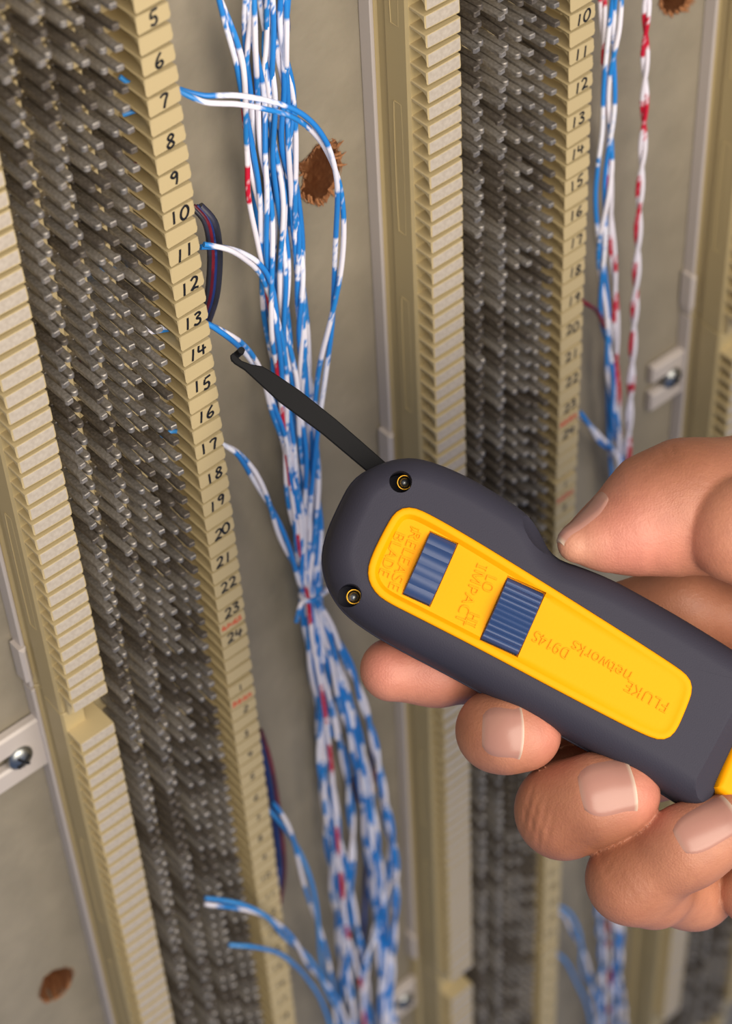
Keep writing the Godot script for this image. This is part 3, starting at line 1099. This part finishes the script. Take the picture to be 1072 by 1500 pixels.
func panel_wall() -> void:
	# painted board with three torn openings; the raw wood shows inside them
	var base := Soup.new()
	base.box(Vector3(-320, -780, -60), Vector3(640, 330, -22), 0.0)
	var holes := [flat2([72.31, 12.18, 70.83, 17.55, 72.92, 17.24, 76.53, 19.81, 79.93, 19.63, 82.79, 17.48, 83.61, 13.51, 83.5, 8.54, 81.52, 4.97, 79.15, 2.44, 76.51, 2.2, 73.21, 4.49, 70.91, 8.12]), flat2([-47.68, -225.69, -46, -221.8, -42.55, -221.8, -38.72, -224.08, -36.57, -227.59, -37.01, -231.74, -39.8, -234.87, -43.55, -236.16, -47.24, -234.35, -49.16, -229.83]), flat2([72.44, -232.48, 75.46, -230.09, 81.36, -233.28, 83.06, -240.03, 80.69, -246.12, 76.23, -247.25, 72.31, -244.32, 70.42, -237.29]), flat2([194.85, 3.26, 194.9, 9.24, 200.44, 10.9, 206.06, 6.15, 207.23, -0.9, 205.04, -2.91, 200.25, -2.37, 196.64, 0.24])]
	var cutters := []
	for h in holes:
		var c := CSGPolygon3D.new()
		c.polygon = ccw(h)
		c.depth = 18.0
		# the tear runs slanting into the board
		c.transform = Transform3D(Basis(Vector3.RIGHT, Vector3.UP, Vector3(-0.22, 0.5, 1.0)), Vector3(-0.44, 1.0, -20))
		cutters.append(c)
	var s = await cut(unscaled(base), cutters)
	var w := piece("wall_back", s.mesh(M.panel), self)
	tag(w, "grey beige painted board behind the wiring blocks", "wall", "", "structure")
	for k in 4:
		var ring := ccw(holes[k])
		var mid := Vector2.ZERO
		for p in ring:
			mid += p / ring.size()
		var fine := resample(ring, 40)
		# ragged funnel of torn fibre lining the opening
		s = Soup.new()
		var rings := []
		for l in [[-21.7, 1.05], [-22.6, 0.97], [-25.0, 0.96], [-29.0, 0.95], [-33.5, 0.92], [-36.0, 0.8], [-36.6, 0.2]]:
			var r := PackedVector3Array()
			for p in fine:
				var j := rng.randf_range(0.94, 1.06)
				var q: Vector2 = mid + (p - mid) * l[1] * j + Vector2(0.22, -0.5) * (-22.0 - l[0])
				r.append(Vector3(q.x, q.y, l[0] + rng.randf_range(-0.35, 0.35)))
			rings.append(r)
		s.loft(rings, false, true, 20.0)
		var lining := piece("torn_wood_lining", s.mesh(M.wood), w)
		lining.set_meta("label", ["torn brown wood lining the opening behind the wire loop", "small oval opening lined with brown wood", "torn brown wood lining the opening behind the bundle", "torn brown wood around the opening at the top edge"][k])
		if k == 1:
			continue
		s = Soup.new()
		for i in fine.size():
			if rng.randf() < 0.6:
				var p: Vector2 = fine[i]
				var d := (p - mid).normalized()
				var far := rng.randf_range(0.6, 2.6)
				var q := p + d * rng.randf_range(-0.2, far) + Vector2(-d.y, d.x) * rng.randf_range(-0.8, 0.8)
				var r0 := p - d * rng.randf_range(0.5, 1.6)
				s.tube(PackedVector3Array([Vector3(r0.x, r0.y, -22.6), Vector3(p.x, p.y, -21.6), Vector3(q.x, q.y, -21.5 + rng.randf_range(0.0, 1.0))]), [rng.randf_range(0.3, 0.6), rng.randf_range(0.25, 0.5), 0.06], 5)
		var sp := piece("wood_splinters", s.mesh(M.wood), w)
		tag(sp, "", "", "", "stuff")

func blocks() -> void:
	wiring_block(Vector3(0, 0, 0), "nearest cream wiring block at upper left, its right fins hand numbered 5 to 24", 3, 25, 3.4, 0, 46, [23])
	wiring_block(Vector3(0, -255.2, 0), "lower left cream wiring block joined under the nearest one, fins marked with small black numbers", 1, 25, 2.4, 0, 48, [1])
	wiring_block(Vector3(121.9, -7.5, 0), "middle cream wiring block behind the blade and tool, its right fins numbered 10 to 24", 7, 25, 3.2, 0, 40, [23])
	wiring_block(Vector3(121.9, -262.7, 0), "lower middle cream wiring block mostly hidden behind the tool and fingers", 1, 25, 2.4, 0, 48, [1])
	wiring_block(Vector3(243, -22.5, 0), "upper right cream wiring block, only its left side in view above the thumb", 20, 25, 2.6, 0, 12, [])
	wiring_block(Vector3(243, -277.7, 0), "lower right cream wiring block, its left comb seen just above the thumb", 1, 25, 2.4, 0, 48, [])
	wiring_block(Vector3(121.9, -517.9, 0), "lowest part of the middle column of wiring blocks, blurred at the bottom edge", 1, 16, 2.4, 8, 48, [])
	wiring_block(Vector3(243, -532.9, 0), "lowest part of the right column of wiring blocks, blurred in the bottom right corner", 1, 16, 2.4, 20, 48, [])
	bracket(Vector3(0, 0, 0), "pale grey bracket along the nearest block, with slotted ear and screw at left edge", true)
	bracket(Vector3(0, -255.2, 0), "pale grey mounting bracket along the lower left block", false)
	bracket(Vector3(121.9, -7.5, 0), "pale grey mounting bracket along the middle block, left of its comb", false)
	bracket(Vector3(121.9, -262.7, 0), "pale grey mounting bracket along the lower middle block, below the index finger", true)
	bracket(Vector3(243, -22.5, 0), "pale grey bracket of the upper right block, with slotted ear and screw above the thumb", true)
	bracket(Vector3(243, -277.7, 0), "pale grey mounting bracket of the lower right block, below the little finger", false)

func wires() -> void:
	pair(flat3([30.74, 67.19, -8, 34.39, 65.16, -4, 40.89, 62.7, -2, 49.18, 57.68, 0, 55.57, 51.95, 1, 61.17, 42.77, 1, 65.17, 30.31, 0, 67.21, 16.9, -2, 67.85, -2.2, -5, 66.9, -21.34, -8, 64.45, -38.64, -10, 62.17, -56.14, -11, 61.01, -76.56, -12, 58.87, -100.09, -13, 56.54, -124.04, -13, 58.16, -150.48, -14, 61.54, -192.59, -14]), "blue strand of the pair looping out from fin 7 past the torn hole", "white strand of the pair looping out from fin 7 past the torn hole", ["blue", "white"], "", 95, 0.95, 0.66)
	pair(flat3([32.41, 22.47, -9, 37.97, 19.03, -8, 44.06, 12.14, -9, 49.16, 3.63, -10, 52.28, -9.79, -11, 53.92, -32.02, -12, 54.06, -56.33, -12, 55.62, -89.45, -13, 56.05, -120.72, -13]), "blue strand of the short pair coming out below the bulging black cable", "white strand of the short pair coming out below the bulging black cable", ["blue", "white"], "", 60, 0.72, 0.66)
	pair(flat3([13.1, 9.19, -8, 19.81, 6.5, -7, 25.18, 6.18, -5, 27.29, 5.32, -4, 29.8, 2.5, -3, 34.18, -3.72, -3, 39.51, -13.11, -6, 44.87, -25.92, -9, 48.87, -42.27, -11, 52.57, -60.33, -12, 54.01, -87.47, -12, 55.58, -120.36, -13, 58.2, -152.73, -13]), "blue strand of the pair coming out above the blade, caught by the blade tip", "white strand of the pair coming out above the blade, caught by the blade tip", ["blue", "white"], "", 70, 0.6, 0.66)
	pair(flat3([30.46, -40.33, -9, 34.13, -45.03, -8, 38.85, -56, -9, 43.54, -71.61, -10, 47.99, -90.32, -11, 52.99, -111.71, -12, 55.84, -123.48, -13, 56.48, -148.18, -13]), "blue strand of the slack pair drooping below the blade", "white strand of the slack pair drooping below the blade", ["blue", "white"], "", 60, 0.72, 0.66)
	pair(flat3([-0.47, -202.78, 0, 7.55, -209.23, 3.5, 15.57, -221, 5, 22.72, -239.18, 3, 30.61, -262.59, -1, 39.36, -291.34, -6, 48.46, -324.84, -9, 56.43, -360.79, -10]), "pale strand of the upper pair crossing the lower fins of the left block", "blue strand of the upper pair crossing the lower fins of the left block", ["white", "plain"], "", 80, 0.9, 0.66)
	wire(flat3([4.59, -230.71, 1, 11.18, -234.77, 4.5, 20, -248.37, 4, 27.46, -267.31, 1, 34.89, -289.92, -4, 41.45, -314.41, -7, 46.88, -348.32, -9]), "plain", "single blue wire crossing the lowest fins of the left block", "", 0.66, 0.36)
	pair(flat3([31.51, -193.49, -8, 35.98, -208.33, -8, 41.43, -234.17, -10, 45.37, -266.53, -11, 48.44, -308.61, -12, 51.91, -358.11, -12]), "blue strand of the pair leaving the lower left block near its dark cable", "white strand of the pair leaving the lower left block near its dark cable", ["plain", "white"], "", 110, 1.2, 0.66)
	pair(flat3([57.46, -123.91, -12, 62.42, -142, -11, 67.88, -166.05, -10, 72.93, -197.09, -10, 75.7, -226.22, -10, 78.58, -259.17, -10, 79.04, -283.62, -10, 77.1, -320.94, -11, 72.67, -382.39, -12]), "blue strand of the rightmost pair fanning out below the tie", "white strand of the rightmost pair fanning out below the tie", ["blue", "white"], "", 46, 0.7, 0.66)
	pair(flat3([77.24, -236.26, -13, 79.92, -267.65, -13, 76.96, -293.14, -13, 69.74, -309.92, -12, 64.82, -326.58, -12, 60.91, -368.63, -12]), "blue strand of the pair curving back to the bundle at the bottom", "white strand of the pair curving back to the bundle at the bottom", ["blue", "white"], "", 50, 0.72, 0.66)
	wire(flat3([78.03, -204.14, -18, 79.08, -227.46, -19, 75.63, -254.27, -19, 72.47, -285.92, -18, 69.32, -311.03, -17, 63.73, -367.45, -16]), "navy", "dark navy wire hanging behind the bundle in front of the low torn hole", "", 0.66, 0.36)
	wire(flat3([50.95, 69.76, -15, 51.34, 59.31, -14, 50.46, 47.31, -13, 49.39, 36.94, -12, 48.62, 25.5, -12, 49.96, 10.36, -12, 51.16, -3.17, -12, 52, -16.98, -12, 52.06, -35.53, -12, 52.35, -57.66, -12, 53.12, -86.81, -12, 54.83, -119.49, -12, 53.09, -135.67, -9, 54.27, -163.85, -8, 55.02, -194.54, -8, 55.02, -222.97, -8, 55.01, -253.19, -8, 55.56, -285.97, -8, 60.08, -326.61, -9, 60.22, -363.92, -9]), "red", "red and white wire winding down the front of the main bundle", "", 0.66, 0.42)
	pair(flat3([47.28, 80.72, -14, 48.67, 71.88, -13, 49.76, 62.96, -12, 49.43, 52.68, -11, 50.33, 38.37, -12, 51.5, 21.86, -12, 51.95, 0.69, -12]), "blue strand of the pair joining the bundle from the upper left", "white strand of the pair joining the bundle from the upper left", ["blue", "white"], "", 60, 0.72, 0.66)
	pair(flat3([54.39, 80.15, -11.8, 53.49, 67.06, -10.9, 55.25, 50.62, -12.7, 53.06, 37.58, -10.8, 52.71, 22.43, -9.9, 51.39, 4.37, -10.1, 51.08, -15.33, -10.4, 53.12, -38.81, -12.3, 53.78, -62, -13.1, 54.64, -85.72, -12.6, 54.17, -107.26, -12.4, 53.92, -121.62, -12.6, 54.23, -143.14, -12.9, 56.69, -174.33, -13.4, 53.4, -199.53, -11, 55.11, -234.39, -11.7, 56.33, -269.99, -11.2, 57.18, -310.41, -12.8, 57.67, -363.94, -11.3]), "blue and white wire hanging in the main vertical bundle", "blue and white wire hanging in the main vertical bundle", ["blue", "white"], "wires of the main bundle", 68.9969, 0.75, 0.66)
	pair(flat3([54.1, 80.48, -11.4, 52.84, 66.4, -12.8, 52.35, 51.63, -13.6, 53.3, 34.67, -15.7, 54.13, 17.8, -16.3, 52.46, 0.63, -15, 53.04, -19.97, -15.5, 53.14, -40.52, -14.7, 52.84, -61.49, -13.3, 52.93, -84.54, -12.7, 55.08, -109.29, -14, 55.76, -124.45, -14.2, 57.76, -148.38, -15.5, 59.17, -180.09, -17.2, 61.86, -214.85, -18.5, 61.79, -246.41, -16.9, 64.39, -286.06, -18.1, 62.59, -322.88, -18.3, 64.63, -384.58, -20.9]), "blue and white wire hanging in the main vertical bundle", "blue and white wire hanging in the main vertical bundle", ["blue", "white"], "wires of the main bundle", 62.4519, 0.75, 0.66)
	pair(flat3([58.66, 77.32, -13.5, 59.8, 61.81, -15.1, 58.18, 48.04, -14.7, 59.41, 31.55, -15.4, 60.43, 14.91, -15.2, 60.15, -4.5, -15.9, 59.83, -25.36, -17.2, 58.51, -45.2, -16.3, 60.88, -69.77, -16.9, 58.6, -90.75, -15.3, 58.17, -112.58, -15.1, 57.12, -126.05, -14.8, 60.04, -150.08, -15.3, 64.19, -184.74, -17.5, 68.21, -220.66, -18.5, 67.89, -252.85, -17.4, 64.56, -284.31, -16.4, 66.63, -324.25, -15.8, 70.57, -388.8, -18.8]), "blue and white wire hanging in the main vertical bundle", "blue and white wire hanging in the main vertical bundle", ["blue", "white"], "wires of the main bundle", 53.0367, 0.75, 0.66)
	pair(flat3([62.91, 73.34, -17.6, 59.98, 61.46, -15.6, 58.97, 48.17, -13.7, 58.26, 33.07, -13.8, 58.9, 16.55, -13.9, 58.11, -2.22, -14.2, 57.21, -22.04, -14.7, 57.92, -42.54, -13.1, 58.65, -65.45, -13.2, 59.01, -90.26, -14.3, 57.4, -110.82, -13.7, 57.96, -126.02, -14, 60.54, -148.69, -13.3, 64.51, -180.16, -12.4, 68.61, -215.08, -12.6, 71.89, -252.56, -13.5, 71.54, -286.46, -12, 74.36, -329.24, -13, 76.4, -386.62, -11.9]), "blue and white wire hanging in the main vertical bundle", "blue and white wire hanging in the main vertical bundle", ["blue", "white"], "wires of the main bundle", 57.4198, 0.75, 0.66)
	wire(flat3([63.75, 72.75, -18, 62.84, 58.83, -18, 62.67, 44.22, -17.5, 63.85, 27.51, -18.3, 63.28, 12.1, -17.2, 64.46, -8.14, -17.6, 64.02, -27.17, -16, 63.24, -46.83, -14.2, 63.07, -69.19, -14.1, 63.17, -93.85, -15, 60.8, -113.59, -13.9, 59.57, -126.94, -13.6, 62.94, -150.3, -12.9, 65.8, -180.34, -11.4, 68.35, -212.02, -9.8, 68.94, -244.78, -8.9, 71.36, -282.2, -8.4, 74.46, -326.71, -10.8, 72.38, -380.49, -10.8]), "blue", "blue and white wire hanging in the main vertical bundle", "wires of the main bundle", 0.66, 0.36)
	pair(flat3([59.82, 77.46, -12.1, 60.05, 62.3, -13.9, 60.1, 46.89, -15, 59.11, 31.03, -16.6, 59.13, 14.09, -17.8, 57.99, -4.55, -18, 57.61, -24.24, -17.6, 58.16, -45.46, -17, 57.01, -66.04, -15.5, 56.03, -89.03, -15.5, 55.77, -110.9, -15.3, 55.03, -124.14, -14.5, 56.43, -147.74, -16, 58.88, -180.13, -17.5, 59, -212.22, -18.5, 57.35, -241.9, -16.7, 58.36, -279.21, -17.5, 58.4, -316.66, -16.9, 56.81, -374.01, -19.8]), "blue and white wire hanging in the main vertical bundle", "blue and white wire hanging in the main vertical bundle", ["blue", "white"], "wires of the main bundle", 57.8781, 0.75, 0.66)
	pair(flat3([63.1, 76.16, -11.6, 62.53, 61.95, -12.2, 64.48, 45.06, -14.2, 62.6, 30.68, -13.9, 63.77, 12.9, -15.4, 62.91, -4.82, -13.8, 62.2, -24.77, -14.1, 61.95, -46.4, -14.8, 63.51, -70.17, -15, 62.29, -92.26, -13.8, 61.09, -114.15, -14.3, 60.07, -127.94, -14.3, 64.16, -153.11, -14.9, 70.02, -187.7, -15.3, 73.18, -222.49, -15.8, 72.22, -254.9, -15.4, 73.67, -293.97, -16.7, 74.91, -332.13, -14.9, 70.71, -383.75, -14.8]), "blue and white wire hanging in the main vertical bundle", "blue and white wire hanging in the main vertical bundle", ["blue", "white"], "wires of the main bundle", 48.2136, 0.75, 0.66)
	pair(flat3([63.75, 75.9, -11.5, 62.67, 61.52, -12.9, 64.11, 45.52, -13.7, 63.9, 30.03, -13.8, 63.31, 14.36, -13.4, 64.21, -6.35, -15, 64.15, -26.99, -15.6, 64.56, -48.97, -16, 63.57, -70.74, -15.7, 63.07, -94.41, -15.8, 61.75, -115.4, -15.2, 60.08, -128.81, -15.3, 63.32, -152.6, -15.1, 69.57, -187.41, -15.4, 70.11, -218.48, -14.6, 71.11, -252.65, -14.3, 72.47, -289.23, -13.6, 70.72, -322.91, -11, 70.25, -378.65, -11.3]), "blue and white wire hanging in the main vertical bundle", "blue and white wire hanging in the main vertical bundle", ["blue", "white"], "wires of the main bundle", 65.557, 0.75, 0.66)
	pair(flat3([66.42, 72.9, -15.1, 62.58, 61.1, -13.8, 62.8, 46.04, -14, 60.82, 32.26, -12.8, 63.17, 13.9, -14.3, 62.72, -4.9, -14.1, 62.64, -25.44, -14.7, 61.44, -45.78, -14.4, 63.28, -70.46, -15.6, 61.51, -92.32, -14.6, 60.48, -113.51, -14.1, 58.53, -126.29, -13.8, 61.83, -148.95, -12.4, 68.25, -184.27, -13.3, 73.19, -221.09, -14.4, 73.33, -252.45, -12.1, 75.98, -293.27, -14, 73.42, -326.31, -11.4, 70.12, -377.18, -10.3]), "blue and white wire hanging in the main vertical bundle", "blue and white wire hanging in the main vertical bundle", ["blue", "white"], "wires of the main bundle", 52.4181, 0.75, 0.66)
	wire(flat3([59.6, -116.92, -8, 55.15, -114.61, -6, 51.51, -112.91, -5, 49.1, -111.72, -5.5, 50.39, -113.44, -9, 57.54, -124.72, -17, 64.82, -130.34, -19, 64.54, -125.29, -14]), "white", "white and blue wire tied round the main bundle as a knot", "", 0.66, 0.5)
	wire(flat3([49.96, -112.25, -6, 47.53, -111.19, -5, 46.36, -113.71, -5, 46.06, -118.4, -6]), "white", "short frayed tail of the wire tie at the left of the bundle", "", 0.66, 0.5)
	wire(flat3([69.16, 67.45, -20, 68.72, 62.75, -19, 67.79, 59.15, -18, 66.45, 57.42, -18]), "navy", "dark blue bend of wire at the top right of the bundle", "", 0.8, 0.36)
	wire(flat3([36.91, 27.9, -15, 38.78, 23.42, -13, 39.33, 15.95, -13, 38.44, 8.13, -13, 37.23, -0.33, -14, 36.18, -11.09, -18]), "black", "black cable bulging out behind fins 10 to 12", "", 1.1, 0.36)
	wire(flat3([35.99, 28.42, -15, 37.85, 23.95, -13, 38.39, 16.5, -13, 37.49, 8.69, -13, 36.27, 0.26, -14, 35.21, -10.49, -18]), "navy", "navy wire curling behind fins 10 to 12", "", 0.7, 0.36)
	wire(flat3([35.25, 28.84, -15, 37.11, 24.38, -13, 37.64, 16.94, -13, 36.73, 9.15, -13, 35.51, 0.72, -14, 34.44, -10, -18]), "maroon", "dark red wire curling behind fins 10 to 12", "", 0.7, 0.36)
	wire(flat3([34.52, 29.25, -15, 36.37, 24.8, -13, 36.89, 17.38, -13, 35.98, 9.6, -13, 34.75, 1.19, -14, 33.67, -9.52, -18]), "black", "thin black wire curling behind fins 11 to 13", "", 0.6, 0.36)
	wire(flat3([34.86, -165.61, -14, 35.46, -177.37, -12, 36.41, -195.28, -12, 36.61, -216.8, -12, 36.45, -240.11, -13, 35.2, -268.05, -18]), "maroon", "dark red cable beside the middle of the lower left block", "", 1, 0.36)
	wire(flat3([33.92, -164.78, -14, 34.51, -176.51, -12, 35.44, -194.38, -12, 35.61, -215.84, -12, 35.44, -239.08, -13, 34.16, -266.96, -18]), "black", "black cable beside the middle of the lower left block", "", 1, 0.36)
	wire(flat3([33.22, -164.17, -14, 33.8, -175.87, -12, 34.71, -193.7, -12, 34.87, -215.12, -12, 34.68, -238.32, -13, 33.38, -266.15, -18]), "navy", "navy cable beside the middle of the lower left block", "", 1, 0.36)
	wire(flat3([1.65, 31.39, -11, 5.73, 31.21, -9, 11.81, 28.18, -9]), "plain", "blue wire end lying between clips left of the numbered fins", "", 0.6, 0.36)
	wire(flat3([17.29, 77.01, -9, 18.89, 75, -8, 21.41, 74.07, -8]), "plain", "topmost blue wire end among the clips of the nearest block", "", 0.6, 0.36)
	wire(flat3([10.1, 59.04, -9, 14.4, 56.73, -8, 20.16, 52.48, -8]), "maroon", "dark red wire end among the upper clips of the nearest block", "", 0.6, 0.36)
	wire(flat3([16.75, 67.52, -9, 18.74, 67.91, -8, 21.65, 66.92, -8]), "plain", "blue wire end among the clips level with the looping pair", "", 0.6, 0.36)
	wire(flat3([-4.39, 8.2, -10, -3.01, 9.48, -9, -1.16, 9.14, -9]), "maroon", "dark red wire end between clips of the second column", "", 0.6, 0.36)
	wire(flat3([13.89, -26.56, -9, 16.34, -25.64, -8, 18.62, -27.19, -8]), "plain", "blue wire end among the clips level with the slack pair", "", 0.6, 0.36)
	pair(flat3([169.35, 23.57, -13, 169.2, 13.31, -13, 168.4, 0.94, -13, 168.87, -16.96, -13, 168.83, -30.72, -13, 168.11, -46.97, -13, 167.48, -66.46, -13, 169.54, -85.87, -13, 172.87, -106.98, -13, 175.77, -128.8, -13, 179.27, -149.04, -13, 182.5, -173.12, -13, 184.91, -197.8, -13]), "blue strand of the longest pair beside the middle block", "white strand of the longest pair beside the middle block", ["blue", "white"], "", 52, 0.85, 0.66)
	wire(flat3([168.4, 23.53, -14, 167.19, 9.57, -14, 166.46, -5.13, -14, 166.63, -18.6, -14, 165.62, -29.54, -14, 165.13, -41.07, -14, 166.86, -55.44, -14, 171.39, -72.61, -15, 174.24, -95.48, -15, 174.87, -118.1, -15, 176.75, -142.74, -15, 179.02, -162.7, -15, 181.77, -190.41, -15]), "blue", "blue wire bowing left out of the strands beside the middle block", "", 0.66, 0.25)
	pair(flat3([166.51, 23.44, -16, 167.76, 8.27, -16, 168.83, -3.03, -16, 170.44, -19.45, -16, 172.78, -44.13, -16, 174.56, -62.38, -16, 177.16, -84.55, -16, 178.87, -110.1, -16, 180.65, -131.3, -16, 183.15, -153.97, -16, 186.62, -181.68, -16]), "red and white strand beside the middle block", "second red and white strand beside the middle block", ["red", "red"], "", 60, 0.6, 0.66)
	pair(flat3([180, 18.54, -13, 180.3, 3.64, -13, 181.3, -14.44, -13, 181.81, -33.07, -13, 181.78, -52.26, -13, 182.32, -72.69, -13, 182.59, -93.94, -13, 182.88, -116.24, -13, 183.18, -139.68, -13, 183.5, -164.35, -13, 184.16, -190.58, -13]), "red and white strand of the lone twisted pair left of the right bracket", "second strand of the lone red and white pair left of the right bracket", ["red", "red"], "", 30, 0.66, 0.66)
	pair(flat3([157.34, -115.41, -10, 161.16, -122.41, -9, 167.87, -134.43, -10, 175.75, -146.45, -12, 181.08, -159.52, -13, 183.75, -183.71, -13]), "blue strand of the short pair leaving fin 23 of the middle block", "white strand of the short pair leaving fin 23 of the middle block", ["blue", "white"], "", 60, 0.72, 0.66)
	wire(flat3([158.74, -73.33, -12, 161.1, -75.94, -11, 165.61, -81.72, -12, 170.39, -91.74, -13]), "maroon", "short dark red wire leaving fin 19 of the middle block", "", 0.66, 0.36)
	pair(flat3([180.38, -360.99, -12.5, 184.67, -414.97, -14.6, 188.38, -449.49, -14.7, 187.27, -467.05, -12.7, 186.66, -486.7, -11.5, 186.33, -528.69, -13.3]), "blue and white wire of the strands below the little finger", "blue and white wire of the strands below the little finger", ["blue", "white"], "blue wires below the little finger", 34, 0.8, 0.66)
	wire(flat3([184.7, -365.3, -12.6, 186.14, -412.59, -11.2, 192.66, -454.22, -14.8, 194.26, -476.85, -14.4, 193.07, -495.85, -13, 194.21, -537.36, -12.8]), "red", "red and white wire of the strands below the little finger", "", 0.66, 0.5)
	pair(flat3([190.8, -372.64, -13.9, 193.32, -423.25, -14, 195.99, -455.54, -12.9, 196.07, -478.47, -14.1, 196.41, -498.5, -12.1, 198.38, -541.38, -12.1]), "blue and white wire of the strands below the little finger", "blue and white wire of the strands below the little finger", ["blue", "white"], "blue wires below the little finger", 34, 0.8, 0.66)
	pair(flat3([194.84, -377.44, -14.7, 197.71, -428.48, -14.6, 197.35, -456.64, -12.6, 196.13, -475.35, -11.5, 203.1, -508.08, -13.7, 208.97, -557.62, -14.9]), "blue and white wire of the strands below the little finger", "blue and white wire of the strands below the little finger", ["blue", "white"], "blue wires below the little finger", 34, 0.8, 0.66)
	pair(flat3([152.67, -375.39, -9, 159.97, -386.56, -8, 168.66, -416.46, -9, 176.71, -453.31, -11, 185.65, -488.96, -12, 191.53, -533.12, -12]), "blue strand of the curved pair below the ring finger", "white strand of the curved pair below the ring finger", ["plain", "white"], "", 90, 1.4, 0.66)
	wire(flat3([152.77, -406.85, -9, 159.52, -417.95, -8, 168.71, -447.26, -9, 178.76, -482.64, -11, 185.78, -526.31, -12]), "plain", "lower blue wire curving out of the lower middle block", "", 0.66, 0.36)
